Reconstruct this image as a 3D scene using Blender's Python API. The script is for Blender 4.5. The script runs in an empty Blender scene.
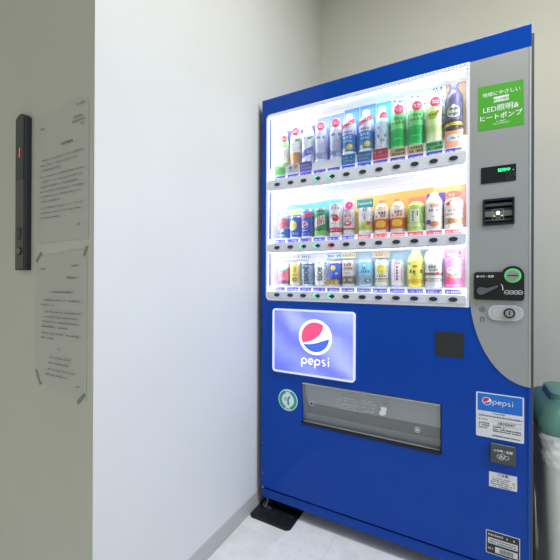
import bpy, math, random
from mathutils import Matrix, Vector
random.seed(7)
PI = math.pi
sc = bpy.context.scene
COL = sc.collection

# ------------------------------------------------------------------ materials
def lin(c):
    c /= 255.0
    return c / 12.92 if c <= 0.04045 else ((c + 0.055) / 1.055) ** 2.4
def rgb(h):
    if isinstance(h, str):
        h = h.lstrip('#'); h = tuple(int(h[i:i + 2], 16) for i in (0, 2, 4))
    return (lin(h[0]), lin(h[1]), lin(h[2]), 1)
_M = {}
def mat(name, col='#ffffff', rough=.5, metal=0, emit=0, coat=0, noise=0, nscale=8, bump=0, bscale=60, ecol=None, spec=.5):
    if name in _M: return _M[name]
    m = bpy.data.materials.new(name); m.use_nodes = True
    nt = m.node_tree; b = nt.nodes['Principled BSDF']
    c = rgb(col)
    b.inputs['Base Color'].default_value = c
    b.inputs['Roughness'].default_value = rough
    b.inputs['Metallic'].default_value = metal
    b.inputs['Coat Weight'].default_value = coat
    b.inputs['Coat Roughness'].default_value = .05
    b.inputs['Specular IOR Level'].default_value = spec
    if emit:
        b.inputs['Emission Color'].default_value = rgb(ecol) if ecol else c
        b.inputs['Emission Strength'].default_value = emit
    if noise or bump:
        tc = nt.nodes.new('ShaderNodeTexCoord')
    if noise:
        n = nt.nodes.new('ShaderNodeTexNoise'); n.inputs['Scale'].default_value = nscale
        n.inputs['Detail'].default_value = 5
        nt.links.new(tc.outputs['Object'], n.inputs['Vector'])
        r = nt.nodes.new('ShaderNodeValToRGB')
        r.color_ramp.elements[0].position = .3; r.color_ramp.elements[1].position = .7
        r.color_ramp.elements[0].color = tuple(v * (1 - noise) for v in c[:3]) + (1,)
        r.color_ramp.elements[1].color = tuple(min(1, v * (1 + noise)) for v in c[:3]) + (1,)
        nt.links.new(n.outputs['Fac'], r.inputs['Fac']); nt.links.new(r.outputs['Color'], b.inputs['Base Color'])
    if bump:
        n2 = nt.nodes.new('ShaderNodeTexNoise'); n2.inputs['Scale'].default_value = bscale
        nt.links.new(tc.outputs['Object'], n2.inputs['Vector'])
        bp = nt.nodes.new('ShaderNodeBump'); bp.inputs['Strength'].default_value = bump; bp.inputs['Distance'].default_value = .002
        nt.links.new(n2.outputs['Fac'], bp.inputs['Height']); nt.links.new(bp.outputs['Normal'], b.inputs['Normal'])
    _M[name] = m
    return m
def c_(h, rough=.45, **k):
    return mat('paint_' + h.strip('#').lower(), h, rough, **k)
def clear_mat(name, tint='#ffffff', gloss=.06, rough=.02, haze=0, hcol='#ffffff'):
    if name in _M: return _M[name]
    m = bpy.data.materials.new(name); m.use_nodes = True
    nt = m.node_tree; nt.nodes.clear()
    o = nt.nodes.new('ShaderNodeOutputMaterial')
    t = nt.nodes.new('ShaderNodeBsdfTransparent'); t.inputs['Color'].default_value = rgb(tint)
    g = nt.nodes.new('ShaderNodeBsdfGlossy'); g.inputs['Roughness'].default_value = rough
    f = nt.nodes.new('ShaderNodeFresnel'); f.inputs['IOR'].default_value = 1.45
    mx = nt.nodes.new('ShaderNodeMixShader')
    nt.links.new(f.outputs[0], mx.inputs[0]); nt.links.new(t.outputs[0], mx.inputs[1]); nt.links.new(g.outputs[0], mx.inputs[2])
    last = mx
    if haze:
        d = nt.nodes.new('ShaderNodeBsdfDiffuse'); d.inputs['Color'].default_value = rgb(hcol)
        m2 = nt.nodes.new('ShaderNodeMixShader'); m2.inputs[0].default_value = haze
        nt.links.new(mx.outputs[0], m2.inputs[1]); nt.links.new(d.outputs[0], m2.inputs[2]); last = m2
    nt.links.new(last.outputs[0], o.inputs['Surface'])
    _M[name] = m
    return m
def ramp_mat(name, stops, axis='X', emit=0, rough=.5, noise=.0, interp='EASE', nscale=5):
    """printed picture: colour ramp over the sheet's own generated coordinates"""
    m = bpy.data.materials.new(name); m.use_nodes = True
    nt = m.node_tree; b = nt.nodes['Principled BSDF']; b.inputs['Roughness'].default_value = rough
    tc = nt.nodes.new('ShaderNodeTexCoord'); sp = nt.nodes.new('ShaderNodeSeparateXYZ')
    nt.links.new(tc.outputs['Generated'], sp.inputs[0])
    n = nt.nodes.new('ShaderNodeTexNoise'); n.inputs['Scale'].default_value = nscale; n.inputs['Detail'].default_value = 3
    nt.links.new(tc.outputs['Generated'], n.inputs['Vector'])
    ma = nt.nodes.new('ShaderNodeMath'); ma.operation = 'MULTIPLY_ADD'
    ma.inputs[1].default_value = noise
    nt.links.new(n.outputs['Fac'], ma.inputs[0])
    if axis == 'D':
        ad = nt.nodes.new('ShaderNodeMath'); ad.operation = 'ADD'
        nt.links.new(sp.outputs['X'], ad.inputs[0]); nt.links.new(sp.outputs['Z'], ad.inputs[1])
        hv = nt.nodes.new('ShaderNodeMath'); hv.operation = 'MULTIPLY'; hv.inputs[1].default_value = .5
        nt.links.new(ad.outputs[0], hv.inputs[0]); nt.links.new(hv.outputs[0], ma.inputs[2])
    else:
        nt.links.new(sp.outputs[axis], ma.inputs[2])
    sb = nt.nodes.new('ShaderNodeMath'); sb.operation = 'SUBTRACT'; sb.inputs[1].default_value = noise * .5
    nt.links.new(ma.outputs[0], sb.inputs[0])
    r = nt.nodes.new('ShaderNodeValToRGB'); r.color_ramp.interpolation = interp
    el = r.color_ramp.elements
    el[0].position, el[0].color = stops[0][0], rgb(stops[0][1])
    el[1].position, el[1].color = stops[-1][0], rgb(stops[-1][1])
    for p, h in stops[1:-1]:
        e = el.new(p); e.color = rgb(h)
    nt.links.new(sb.outputs[0], r.inputs['Fac']); nt.links.new(r.outputs['Color'], b.inputs['Base Color'])
    if emit:
        nt.links.new(r.outputs['Color'], b.inputs['Emission Color']); b.inputs['Emission Strength'].default_value = emit
    return m

# ------------------------------------------------------------------ mesh builder
class MB:
    def __init__(s): s.v = []; s.f = []; s.m = []; s.mats = []; s.k = 0
    def mi(s, m):
        if m not in s.mats: s.mats.append(m)
        return s.mats.index(m)
    def add(s, vs, fs, m):
        b = len(s.v); s.v += [tuple(v) for v in vs]; i = s.mi(m)
        for f in fs: s.f.append(tuple(b + q for q in f)); s.m.append(i)
        return s
    def box(s, x0, x1, y0, y1, z0, z1, m):
        vs = [(x, y, z) for x in (x0, x1) for y in (y0, y1) for z in (z0, z1)]
        return s.add(vs, [(0, 1, 3, 2), (4, 6, 7, 5), (0, 4, 5, 1), (2, 3, 7, 6), (0, 2, 6, 4), (1, 5, 7, 3)], m)
    def prism(s, poly, y0, y1, m):
        """poly in (x,z), counter-clockwise seen from the front; front face at y0"""
        n = len(poly)
        vs = [(x, y0, z) for x, z in poly] + [(x, y1, z) for x, z in poly]
        fs = [tuple(range(n)), tuple(range(2 * n - 1, n - 1, -1))] + [(i, i + n, (i + 1) % n + n, (i + 1) % n) for i in range(n)]
        return s.add(vs, fs, m)
    def ring(s, outer, inner, y0, y1, m):
        n = len(outer)
        vs = [(x, y0, z) for x, z in outer] + [(x, y0, z) for x, z in inner] + [(x, y1, z) for x, z in outer] + [(x, y1, z) for x, z in inner]
        fs = []
        for i in range(n):
            j = (i + 1) % n
            fs += [(i, j, n + j, n + i), (2 * n + i, 3 * n + i, 3 * n + j, 2 * n + j), (i, 2 * n + i, 2 * n + j, j), (n + i, n + j, 3 * n + j, 3 * n + i)]
        return s.add(vs, fs, m)
    def lathe(s, prof, m, cx=0, cy=0, seg=28, sx=1, sy=1, cap=True):
        vs = []
        for r, z in prof:
            for k in range(seg):
                a = 2 * PI * k / seg; vs.append((cx + r * sx * math.cos(a), cy + r * sy * math.sin(a), z))
        fs = []
        for i in range(len(prof) - 1):
            for k in range(seg):
                l = (k + 1) % seg; fs.append((i * seg + k, i * seg + l, (i + 1) * seg + l, (i + 1) * seg + k))
        if cap:
            fs.append(tuple(range(seg - 1, -1, -1))); t = (len(prof) - 1) * seg; fs.append(tuple(range(t, t + seg)))
        return s.add(vs, fs, m)
    def rod(s, a, b, r, m, seg=10):
        a = Vector(a); b = Vector(b); d = (b - a).normalized(); u = d.orthogonal().normalized(); w = d.cross(u)
        vs = [p + (u * math.cos(2 * PI * k / seg) + w * math.sin(2 * PI * k / seg)) * r for p in (a, b) for k in range(seg)]
        fs = [(k, (k + 1) % seg, seg + (k + 1) % seg, seg + k) for k in range(seg)] + [tuple(range(seg - 1, -1, -1)), tuple(range(seg, 2 * seg))]
        return s.add(vs, fs, m)
    def cyl_y(s, x, z, r, y0, y1, m, seg=32, sx=1):
        return s.prism([(x + r * sx * math.cos(2 * PI * k / seg), z + r * math.sin(2 * PI * k / seg)) for k in range(seg)], y0, y1, m)
    # decals: 2D star-shaped polygons laid on a plane (R=0) or round a cylinder of radius R
    def decal(s, poly, m, R=0, y=0, cx=None, cz=None, rings=3, lift=None):
        s.k += 1
        e = (lift if lift is not None else 0.00012 * s.k)
        if cx is None: cx = sum(p[0] for p in poly) / len(poly); cz = sum(p[1] for p in poly) / len(poly)
        # subdivide long edges
        q = []
        for i, p in enumerate(poly):
            a = poly[(i + 1) % len(poly)]; d = math.hypot(a[0] - p[0], a[1] - p[1]); k = max(1, int(d / .004)) if R else 1
            for j in range(k): q.append((p[0] + (a[0] - p[0]) * j / k, p[1] + (a[1] - p[1]) * j / k))
        if not R:
            vs = [(x, y - e, z) for x, z in q]
            return s.add(vs, [tuple(range(len(q)))], m)
        n = len(q); P = [(cx, cz)]
        for r in range(1, rings + 1): P += [(cx + (x - cx) * r / rings, cz + (z - cz) * r / rings) for x, z in q]
        vs = []
        for x, z in P:
            a = x / R; vs.append(((R + e) * math.sin(a), -(R + e) * math.cos(a), z))
        fs = [(0, 1 + i, 1 + (i + 1) % n) for i in range(n)]
        for r in range(rings - 1):
            b = 1 + r * n
            fs += [(b + i, b + n + i, b + n + (i + 1) % n, b + (i + 1) % n) for i in range(n)]
        return s.add(vs, fs, m)
    def rect(s, x0, x1, z0, z1, m, **k): return s.decal([(x0, z0), (x1, z0), (x1, z1), (x0, z1)], m, **k)
    def disc(s, x, z, rx, m, rz=None, **k):
        rz = rz or rx
        return s.decal([(x + rx * math.cos(2 * PI * i / 24), z + rz * math.sin(2 * PI * i / 24)) for i in range(24)], m, cx=x, cz=z, **k)
    def text(s, body, x, z, size, m, R=0, y=0, bold=0, align='CENTER', rot=0, sx=1, lift=None):
        s.k += 1; e = lift if lift is not None else 0.00012 * s.k
        vs, fs = text_mesh(body, bold)
        xs = [v[0] for v in vs] or [0]; w = max(xs) + min(xs)
        off = -w / 2 if align == 'CENTER' else 0
        out = []
        cr, sr = math.cos(rot), math.sin(rot)
        for vx, vy in vs:
            px, pz = (vx + off) * size * sx, vy * size
            px, pz = x + px * cr - pz * sr, z + px * sr + pz * cr
            if R: a = px / R; out.append(((R + e) * math.sin(a), -(R + e) * math.cos(a), pz))
            else: out.append((px, y - e, pz))
        return s.add(out, fs, m)
    def dashes(s, x0, x1, z, h, m, R=0, y=0, fill=.8, lift=.0003):
        """a line of print too small to read"""
        x = x0; step = h * .95
        while x < x1 - h * .3:
            if random.random() < fill:
                w = step * random.uniform(.6, .88); hh = h * random.uniform(.6, 1)
                if h < .0045: bars = [(x, z, w, hh)]
                else:      # strokes of a character: a few thin bars
                    t = h * .21; bars = [(x, z + hh * random.uniform(.0, .15), w, t), (x + w * .1, z + hh * .45, w * .8, t), (x, z + hh * .85, w * random.uniform(.7, 1), t), (x + w * random.uniform(.1, .75), z, t, hh)]
                    if random.random() < .5: bars.append((x + w * random.uniform(.1, .75), z + hh * .2, t, hh * .7))
                for bx, bz, bw, bh in bars:
                    q = [(bx, bz), (bx + bw, bz), (bx + bw, bz + bh), (bx, bz + bh)]
                    if R: vs = [((R + lift) * math.sin(a / R), -(R + lift) * math.cos(a / R), b) for a, b in q]
                    else: vs = [(a, y - lift, b) for a, b in q]
                    s.add(vs, [(0, 1, 2, 3)], m)
            x += step
        return s
    def stroke(s, pts, w, m, y=0, R=0, lift=None, closed=False):
        s.k += 1; e = lift if lift is not None else .00012 * s.k
        n = len(pts); vs = []; fs = []
        def put(px, pz):
            if R: vs.append(((R + e) * math.sin(px / R), -(R + e) * math.cos(px / R), pz))
            else: vs.append((px, y - e, pz))
        for i in range(n):
            a = pts[(i - 1) % n] if (closed or i) else pts[0]; b = pts[(i + 1) % n] if (closed or i < n - 1) else pts[-1]
            dx, dz = b[0] - a[0], b[1] - a[1]; l = math.hypot(dx, dz) or 1
            nx, nz = -dz / l * w / 2, dx / l * w / 2
            put(pts[i][0] + nx, pts[i][1] + nz); put(pts[i][0] - nx, pts[i][1] - nz)
        for i in range(n if closed else n - 1):
            j = (i + 1) % n; fs.append((2 * i, 2 * i + 1, 2 * j + 1, 2 * j))
        return s.add(vs, fs, m)
    def build(s, name, parent=None, smooth=False, bevel=0, solid=0, label=None, loc=None):
        me = bpy.data.meshes.new(name); me.from_pydata(s.v, [], s.f)
        for m in s.mats: me.materials.append(m)
        me.polygons.foreach_set('material_index', s.m)
        if smooth: me.polygons.foreach_set('use_smooth', [True] * len(s.f))
        me.update()
        if smooth: me.set_sharp_from_angle(angle=math.radians(38))
        o = bpy.data.objects.new(name, me); COL.objects.link(o)
        if parent: o.parent = parent
        if loc: o.location = loc
        if bevel:
            b = o.modifiers.new('bevel', 'BEVEL'); b.width = bevel; b.segments = 3; b.limit_method = 'ANGLE'; b.angle_limit = math.radians(40)
        if label: o['label'] = label
        return o
_T = {}
def text_mesh(body, bold):
    k = (body, bold)
    if k not in _T:
        cu = bpy.data.curves.new('t', 'FONT'); cu.body = body; cu.resolution_u = 3; cu.offset = bold
        ob = bpy.data.objects.new('t', cu); COL.objects.link(ob)
        dg = bpy.context.evaluated_depsgraph_get()
        me = bpy.data.meshes.new_from_object(ob.evaluated_get(dg))
        _T[k] = ([(v.co.x, v.co.y) for v in me.vertices], [tuple(p.vertices) for p in me.polygons])
        bpy.data.objects.remove(ob); bpy.data.curves.remove(cu); bpy.data.meshes.remove(me)
    return _T[k]
def rrect(x0, x1, z0, z1, r, seg=6, rr=None):
    p = []; l = r; q = rr or r
    for cx, cz, a0, r in ((x1 - q, z0 + q, -90, q), (x1 - q, z1 - q, 0, q), (x0 + l, z1 - l, 90, l), (x0 + l, z0 + l, 180, l)):
        for k in range(seg + 1):
            a = math.radians(a0 + 90 * k / seg); p.append((cx + r * math.cos(a), cz + r * math.sin(a)))
    return p
def thing(name, label, cat, loc=(0, 0, 0), group=None, rz=0):
    o = bpy.data.objects.new(name, None); COL.objects.link(o); o.location = loc; o.rotation_euler = (0, 0, rz)
    o.empty_display_size = .05
    return tag(o, label, cat, group)
def tag(o, label, cat, group=None):
    o['label'] = label; o['category'] = cat
    if group: o['group'] = group
    return o
def structure(o): o['kind'] = 'structure'; return o
def dup(root, loc, label):
    r = root.copy(); COL.objects.link(r); r.location = loc; r['label'] = label
    for ch in list(root.children):
        c = ch.copy(); COL.objects.link(c); c.parent = r
        for g in list(ch.children):
            d = g.copy(); COL.objects.link(d); d.parent = c
    return r

# ------------------------------------------------------------------ the setting
def wall_mat(name, col):
    m = bpy.data.materials.new(name); m.use_nodes = True
    nt = m.node_tree; b = nt.nodes['Principled BSDF']; b.inputs['Roughness'].default_value = .62
    b.inputs['Specular IOR Level'].default_value = .3
    tc = nt.nodes.new('ShaderNodeTexCoord')
    n = nt.nodes.new('ShaderNodeTexNoise'); n.inputs['Scale'].default_value = 1.7; n.inputs['Detail'].default_value = 4
    nt.links.new(tc.outputs['Object'], n.inputs['Vector'])
    r = nt.nodes.new('ShaderNodeValToRGB'); c = rgb(col)
    r.color_ramp.elements[0].color = tuple(v * .95 for v in c[:3]) + (1,); r.color_ramp.elements[1].color = c
    r.color_ramp.elements[0].position = .35; r.color_ramp.elements[1].position = .65
    nt.links.new(n.outputs['Fac'], r.inputs['Fac'])
    # small scuffs and specks
    v = nt.nodes.new('ShaderNodeTexNoise'); v.inputs['Scale'].default_value = 23; v.inputs['Detail'].default_value = 6
    nt.links.new(tc.outputs['Object'], v.inputs['Vector'])
    r2 = nt.nodes.new('ShaderNodeValToRGB'); r2.color_ramp.elements[0].position = .80; r2.color_ramp.elements[1].position = .86
    nt.links.new(v.outputs['Fac'], r2.inputs['Fac'])
    mx = nt.nodes.new('ShaderNodeMix'); mx.data_type = 'RGBA'; mx.inputs[7].default_value = tuple(q * .55 for q in c[:3]) + (1,)
    nt.links.new(r2.outputs['Color'], mx.inputs[0]); nt.links.new(r.outputs['Color'], mx.inputs[6])
    nt.links.new(mx.outputs[2], b.inputs['Base Color'])
    bp = nt.nodes.new('ShaderNodeBump'); bp.inputs['Strength'].default_value = .12; bp.inputs['Distance'].default_value = .003
    n3 = nt.nodes.new('ShaderNodeTexNoise'); n3.inputs['Scale'].default_value = 90
    nt.links.new(tc.outputs['Object'], n3.inputs['Vector']); nt.links.new(n3.outputs['Fac'], bp.inputs['Height'])
    nt.links.new(bp.outputs['Normal'], b.inputs['Normal'])
    return m
WALL = wall_mat('wall_paint', '#dcdcd2')
def floor_mat():
    m = bpy.data.materials.new('floor_tile'); m.use_nodes = True
    nt = m.node_tree; b = nt.nodes['Principled BSDF']; b.inputs['Roughness'].default_value = .38
    tc = nt.nodes.new('ShaderNodeTexCoord')
    br = nt.nodes.new('ShaderNodeTexBrick'); br.offset = 0; br.inputs['Scale'].default_value = 1
    br.inputs['Brick Width'].default_value = .45; br.inputs['Row Height'].default_value = .45; br.inputs['Mortar Size'].default_value = .0012
    br.inputs['Color1'].default_value = rgb('#f6f5f0'); br.inputs['Color2'].default_value = rgb('#f3f2ec'); br.inputs['Mortar'].default_value = rgb('#e2e1da')
    mp = nt.nodes.new('ShaderNodeMapping'); mp.inputs['Location'].default_value = (.1, .13, 0)
    nt.links.new(tc.outputs['Object'], mp.inputs[0]); nt.links.new(mp.outputs[0], br.inputs['Vector'])
    n = nt.nodes.new('ShaderNodeTexNoise'); n.inputs['Scale'].default_value = 9; n.inputs['Detail'].default_value = 8; n.inputs['Roughness'].default_value = .65
    n.inputs['Distortion'].default_value = 1.2
    nt.links.new(tc.outputs['Object'], n.inputs['Vector'])
    r = nt.nodes.new('ShaderNodeValToRGB'); r.color_ramp.elements[0].position = .35; r.color_ramp.elements[1].position = .6
    r.color_ramp.elements[0].color = (.78, .76, .7, 1); r.color_ramp.elements[1].color = (1, 1, 1, 1)
    nt.links.new(n.outputs['Fac'], r.inputs['Fac'])
    mx = nt.nodes.new('ShaderNodeMix'); mx.data_type = 'RGBA'; mx.blend_type = 'MULTIPLY'; mx.inputs[0].default_value = .6
    nt.links.new(br.outputs['Color'], mx.inputs[6]); nt.links.new(r.outputs['Color'], mx.inputs[7])
    nt.links.new(mx.outputs[2], b.inputs['Base Color'])
    return m
structure(MB().box(-2.2, 3.2, -3.6, .93, -.05, 0, floor_mat()).build('floor'))
structure(MB().box(-2.2, 3.2, -3.6, .93, 2.95, 3.0, wall_mat('ceiling_paint', '#e0e0d8')).build('ceiling'))
structure(MB().box(-.024, 3.2, .772, .93, 0, 2.95, WALL).build('wall_back'))
structure(MB().box(-.16, -.024, -.77, .93, 0, 2.95, WALL).build('wall_left'))
structure(MB().box(-2.2, -.16, -.77, -.65, 0, 2.95, WALL).build('wall_front'))
BASE = mat('baseboard_vinyl', '#b5b5aa', .5)
structure(MB().box(-.024, -.0215, -.772, .772, 0, .068, BASE).build('baseboard_left', bevel=.001))
structure(MB().box(-2.2, -.024, -.7725, -.77, 0, .068, BASE).build('baseboard_front'))
structure(MB().box(-.0215, 3.2, .769, .772, 0, .068, BASE).build('baseboard_back'))

# ------------------------------------------------------------------ vending machine
BLUE = mat('blue_enamel', '#0042a6', .18, spec=.24)
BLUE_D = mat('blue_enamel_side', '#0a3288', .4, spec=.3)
GREY = mat('grey_metallic_panel', '#a3a6a5', .42, metal=.25)
WHITE = mat('white_acrylic', '#f2f4f8', .35)
INNER = mat('inner_white_glow', '#f6f7fa', .5, emit=.22, ecol='#e4ecff')  # lining and shelves glow faintly, added to even out the display light
RAILM = mat('rail_grey', '#dde1ea', .22)
BLACK = mat('black_plastic', '#141517', .38)
BLACKM = mat('black_matte', '#121315', .7)
CHROME = mat('chrome', '#c9cbcd', .22, metal=1)
STEEL = mat('steel', '#9a9c9e', .35, metal=.8)
INK = mat('black_print', '#1d1f22', .6)
INKW = mat('white_print', '#eef0f0', .5)
W, H = .99, 1.83
vm = thing('vending_machine', 'tall blue drink vending machine with a lit display window and grey right panel', 'vending machine')

def plate(mb, x0, x1, z0, z1, holes, y0, y1, m):
    xs = sorted({x0, x1} | {h[0] for h in holes} | {h[1] for h in holes}); zs = sorted({z0, z1} | {h[2] for h in holes} | {h[3] for h in holes})
    idx = {}; vs = []; fs = []
    def V(i, j, y):
        k = (i, j, y)
        if k not in idx: idx[k] = len(vs); vs.append((xs[i], y, zs[j]))
        return idx[k]
    def solid(i, j):
        if i < 0 or j < 0 or i >= len(xs) - 1 or j >= len(zs) - 1: return False
        cx, cz = (xs[i] + xs[i + 1]) / 2, (zs[j] + zs[j + 1]) / 2
        return not any(h[0] < cx < h[1] and h[2] < cz < h[3] for h in holes)
    for i in range(len(xs) - 1):
        for j in range(len(zs) - 1):
            if not solid(i, j): continue
            fs.append((V(i, j, y0), V(i + 1, j, y0), V(i + 1, j + 1, y0), V(i, j + 1, y0)))
            fs.append((V(i, j, y1), V(i, j + 1, y1), V(i + 1, j + 1, y1), V(i + 1, j, y1)))
            if not solid(i - 1, j): fs.append((V(i, j, y0), V(i, j + 1, y0), V(i, j + 1, y1), V(i, j, y1)))
            if not solid(i + 1, j): fs.append((V(i + 1, j, y0), V(i + 1, j, y1), V(i + 1, j + 1, y1), V(i + 1, j + 1, y0)))
            if not solid(i, j - 1): fs.append((V(i, j, y0), V(i, j, y1), V(i + 1, j, y1), V(i + 1, j, y0)))
            if not solid(i, j + 1): fs.append((V(i, j + 1, y0), V(i + 1, j + 1, y0), V(i + 1, j + 1, y1), V(i, j + 1, y1)))
    mb.add(vs, fs, m)
WIN = (.033, .811, .945, 1.75); TAKE = (.199, .733, .424, .598)
mb = MB(); plate(mb, .001, .986, .102, H, [WIN, TAKE, (.857, .941, 1.208, 1.290)], 0, .03, BLUE)
mb.build('door', vm, bevel=.0035)
# cabinet shell (hollow behind the window and the takeout bay)
mb = MB()
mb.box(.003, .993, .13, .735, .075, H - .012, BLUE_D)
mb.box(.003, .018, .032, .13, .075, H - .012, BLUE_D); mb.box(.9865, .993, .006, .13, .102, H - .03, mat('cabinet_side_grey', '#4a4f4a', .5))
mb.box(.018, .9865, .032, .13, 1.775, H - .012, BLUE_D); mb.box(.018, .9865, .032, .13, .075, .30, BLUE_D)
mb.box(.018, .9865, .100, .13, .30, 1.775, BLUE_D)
mb.build('cabinet', vm)
# right edge trim strip
MB().lathe([(.004, .695), (.004, 1.756)], GREY, .9805, .0012, 16).build('edge_trim', vm, smooth=True)
MB().lathe([(.004, .104), (.004, .694)], BLUE, .9805, .0012, 16).build('edge_trim', vm, smooth=True, label='blue lower edge trim')
# kick strip under the door
MB().box(.006, .984, .006, .032, .055, .094, BLUE).box(.01, .98, .016, .03, .094, .102, BLACK).build('kick_strip', vm, bevel=.002)
b = MB().cyl_y(.0125, .1045, .0045, -.002, .004, CHROME); b.build('screw', vm)
# feet
for fx, fy in ((.022, .03), (.955, .03), (.022, .70), (.955, .70)):
    f = MB().lathe([(.024, .009), (.024, .013), (.012, .018), (.006, .022), (.006, .055 if fy < .1 else .075)], CHROME, fx, fy, 20)
    f.build('levelling_foot', vm, smooth=True)
# grey right-hand panel ending in a quarter curve
p = [(.8176, 1.756), (.8176, 1.0)]
for k in range(1, 25):
    a = PI / 2 * k / 24
    p.append((.9855 - .1679 * math.cos(a), .694 + (1.0 - .694) * (1 - math.sin(a)) ** 1.0))
p += [(.9855, 1.756)]
# cut-out for the banknote slot: two prisms left and right of it are avoided by laying the slot in front
lo_ = [q for q in p if q[1] <= 1.0001]
cp = MB().prism([(.8176, 1.208)] + lo_ + [(.9855, 1.208)], -.0018, .0, GREY)
cp.box(.8176, .857, -.0018, 0, 1.208, 1.290, GREY).box(.941, .9855, -.0018, 0, 1.208, 1.290, GREY).box(.8176, .9855, -.0018, 0, 1.290, 1.756, GREY)
cp.build('control_panel', vm)

# window frame, lining, glass
mb = MB(); mb.ring(rrect(.0255, .8175, .9365, 1.7585, .02, rr=.003), rrect(.0345, .8105, .9465, 1.7485, .014, rr=.002), -.0016, .012, WHITE)
wf = mb.build('window_frame', vm, smooth=True)
mb = MB()
for k in range(64): mb.box(.05 + k * .0119, .0545 + k * .0119, -.0019, -.0015, 1.7525, 1.7545, c_('#5f78b8'))
mb.build('frame_ticks', wf)['kind'] = 'stuff'
MB().box(.0335, .8115, .003, .0045, .9455, 1.7495, clear_mat('window_glass')).build('window_glass', vm)
LED = mat('led_strip', '#eaf1ff', .5, emit=9.0)
LEDB = mat('led_board', '#dfe6f5', .5)
lin_mb = MB()
YB = .094
lin_mb.box(.0195, .0325, .031, YB, .94, 1.755, INNER); lin_mb.box(.8115, .825, .031, YB, .94, 1.755, INNER)
lin_mb.box(.0195, .825, YB, .0985, .93, 1.765, INNER)
lin_mb.box(.0325, .8115, .0305, YB, 1.751, 1.764, INNER); lin_mb.box(.0325, .8115, .0305, YB, .93, .944, INNER)
lin_mb.build('display_lining', vm)
ROWS = [dict(rz=(1.420, 1.465), shelf=1.520, top=1.751), dict(rz=(1.148, 1.187), shelf=1.207, top=1.420), dict(rz=(.9465, .978), shelf=1.000, top=1.148)]
XS = [.0845, .1495, .210, .2723, .3335, .3945, .4585, .520, .583, .6453, .7075, .769]
ITEMX = [.082, .1424, .2005, .2612, .3283, .3841, .4541, .5169, .577, .6417, .7034, .7675]
PURPLE = c_('#574fd0'); REDT = c_('#ee5a66')
GLOW = mat('button_green_lit', '#2fe0a0', .4, emit=1.6); GLOWR = mat('button_red_lit', '#d02040', .4, emit=.9)
BTN = mat('button_dark', '#2c3440', .25, coat=.3)
lit = {(0, 3), (0, 4), (1, 2), (1, 3), (2, 3), (2, 4)}
for ri, R_ in enumerate(ROWS):
    z0, z1 = R_['rz']; zc = (z0 + z1) / 2
    mb = MB(); mb.prism(rrect(.036, .809, z0, z1, .009), -.006, .012, RAILM); mb.box(.04, .805, .012, .02, z0 + .003, z1 + .0, RAILM)
    rail = mb.build('button_rail', vm, bevel=.0025)
    # shelf riser above the rail and ledge the samples stand on
    riser = MB().box(.0345, .8095, .018, .0935, z1 + .0005 - .012, R_['shelf'], INNER).build('display_shelf', vm)
    for i, x in enumerate(XS):
        zz = zc - .0005
        mb = MB(); hh = .0070
        mb.cyl_y(x, zz, hh, -.0095, -.004, BTN, 28, sx=1.8)
        mb.cyl_y(x, zz, hh * 1.18, -.0068, -.004, STEEL, 28, sx=1.75)
        bt = mb.build('push_button', rail, smooth=True)
        if (ri, i) in lit or (ri, i) == (1, 4):
            g = MB(); gm = GLOWR if (ri, i) == (1, 4) else GLOW
            g.stroke([(x + (hh * 1.75) * math.cos(a), zz + hh * .95 * math.sin(a)) for a in [math.radians(100 + 16 * q) for q in range(11)]], .004, gm, y=-.0098)
            g.build('button_light', bt if False else rail, label='lit selection button ring')
        col = REDT if ri == 1 and i >= 6 else PURPLE
        t = MB(); tx0, tx1, tz0, tz1 = x - .026, x + .026, z1 + .0015, z1 + (.019 if ri == 0 else .0155)
        t.box(tx0, tx1, .0165, .018, tz0, tz1, col)
        t.dashes(tx0 + .005, tx1 - .004, tz0 + .004, .007, INKW, y=.0165)
        t.build('price_tag', vm)
    # black keylock dots at the rails' right end
# LED strips: one at the front top of every row
for ri, (zt, ya, yb) in enumerate(((1.7475, .014, .030), (1.4165, .0125, .019), (1.1445, .0125, .019))):
    mb = MB(); mb.box(.04, .806, ya, yb, zt, zt + .003, LEDB)
    s = mb.build('led_board', vm)
    mb = MB()
    for k in range(38):
        xk = .05 + k * (.748 / 37); mb.box(xk - .0075, xk + .0075, ya + .002, yb - .002, zt - .0015, zt, LED)
    d = mb.build('light_diode', s); d['kind'] = 'stuff'
# printed posters behind the rows
sky = ramp_mat('poster_sky_to_orange', [(0, '#b0d4f6'), (.12, '#6cc0f0'), (.42, '#78ccf0'), (.5, '#f0e4b8'), (.6, '#ffce70'), (.85, '#ffb85c'), (1, '#ffa858')], 'X', noise=.12)
pl = MB(); pl.box(.055, .7, .0925, .0938, 1.209, 1.386, sky)
pl.build('printed_poster', vm, label='pale blue to orange printed poster behind the middle row')
bz = MB(); bz.decal([(.055, 1.36), (.055, 1.388), (.7, 1.388), (.7, 1.378), (.42, 1.368), (.3, 1.374), (.17, 1.366), (.11, 1.372)], c_('#f8fafc'), y=.0924)
bz.stroke([(.22, 1.392), (.5, 1.400), (.7, 1.4), (.806, 1.399), (.806, 1.22)], .0015, c_('#e8707a'), y=.0924)
bz.build('poster_border', vm)
pr = MB(); pr.box(.7, .806, .0925, .0938, 1.209, 1.375, c_('#ffbe7c')); pr.build('printed_poster', vm, label='orange printed poster at the right end of the middle row')
lo = ramp_mat('poster_lower', [(0, '#f3f4fa'), (.35, '#f6f5f2'), (.55, '#cfe9f8'), (.8, '#bfe2f6'), (1, '#dfe6f6')], 'X', noise=.1)
MB().box(.06, .72, .0925, .0938, 1.002, 1.142, lo).build('printed_poster', vm, label='pale printed poster behind the bottom row')
pk = MB(); pk.box(.7375, .806, .0925, .0936, 1.002, 1.142, c_('#f9cfe0')); pk.rect(.755, .80, 1.105, 1.112, c_('#f0f0f0'), y=.0925); pk.rect(.785, .79, 1.12, 1.132, c_('#e04878'), y=.0925)
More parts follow.
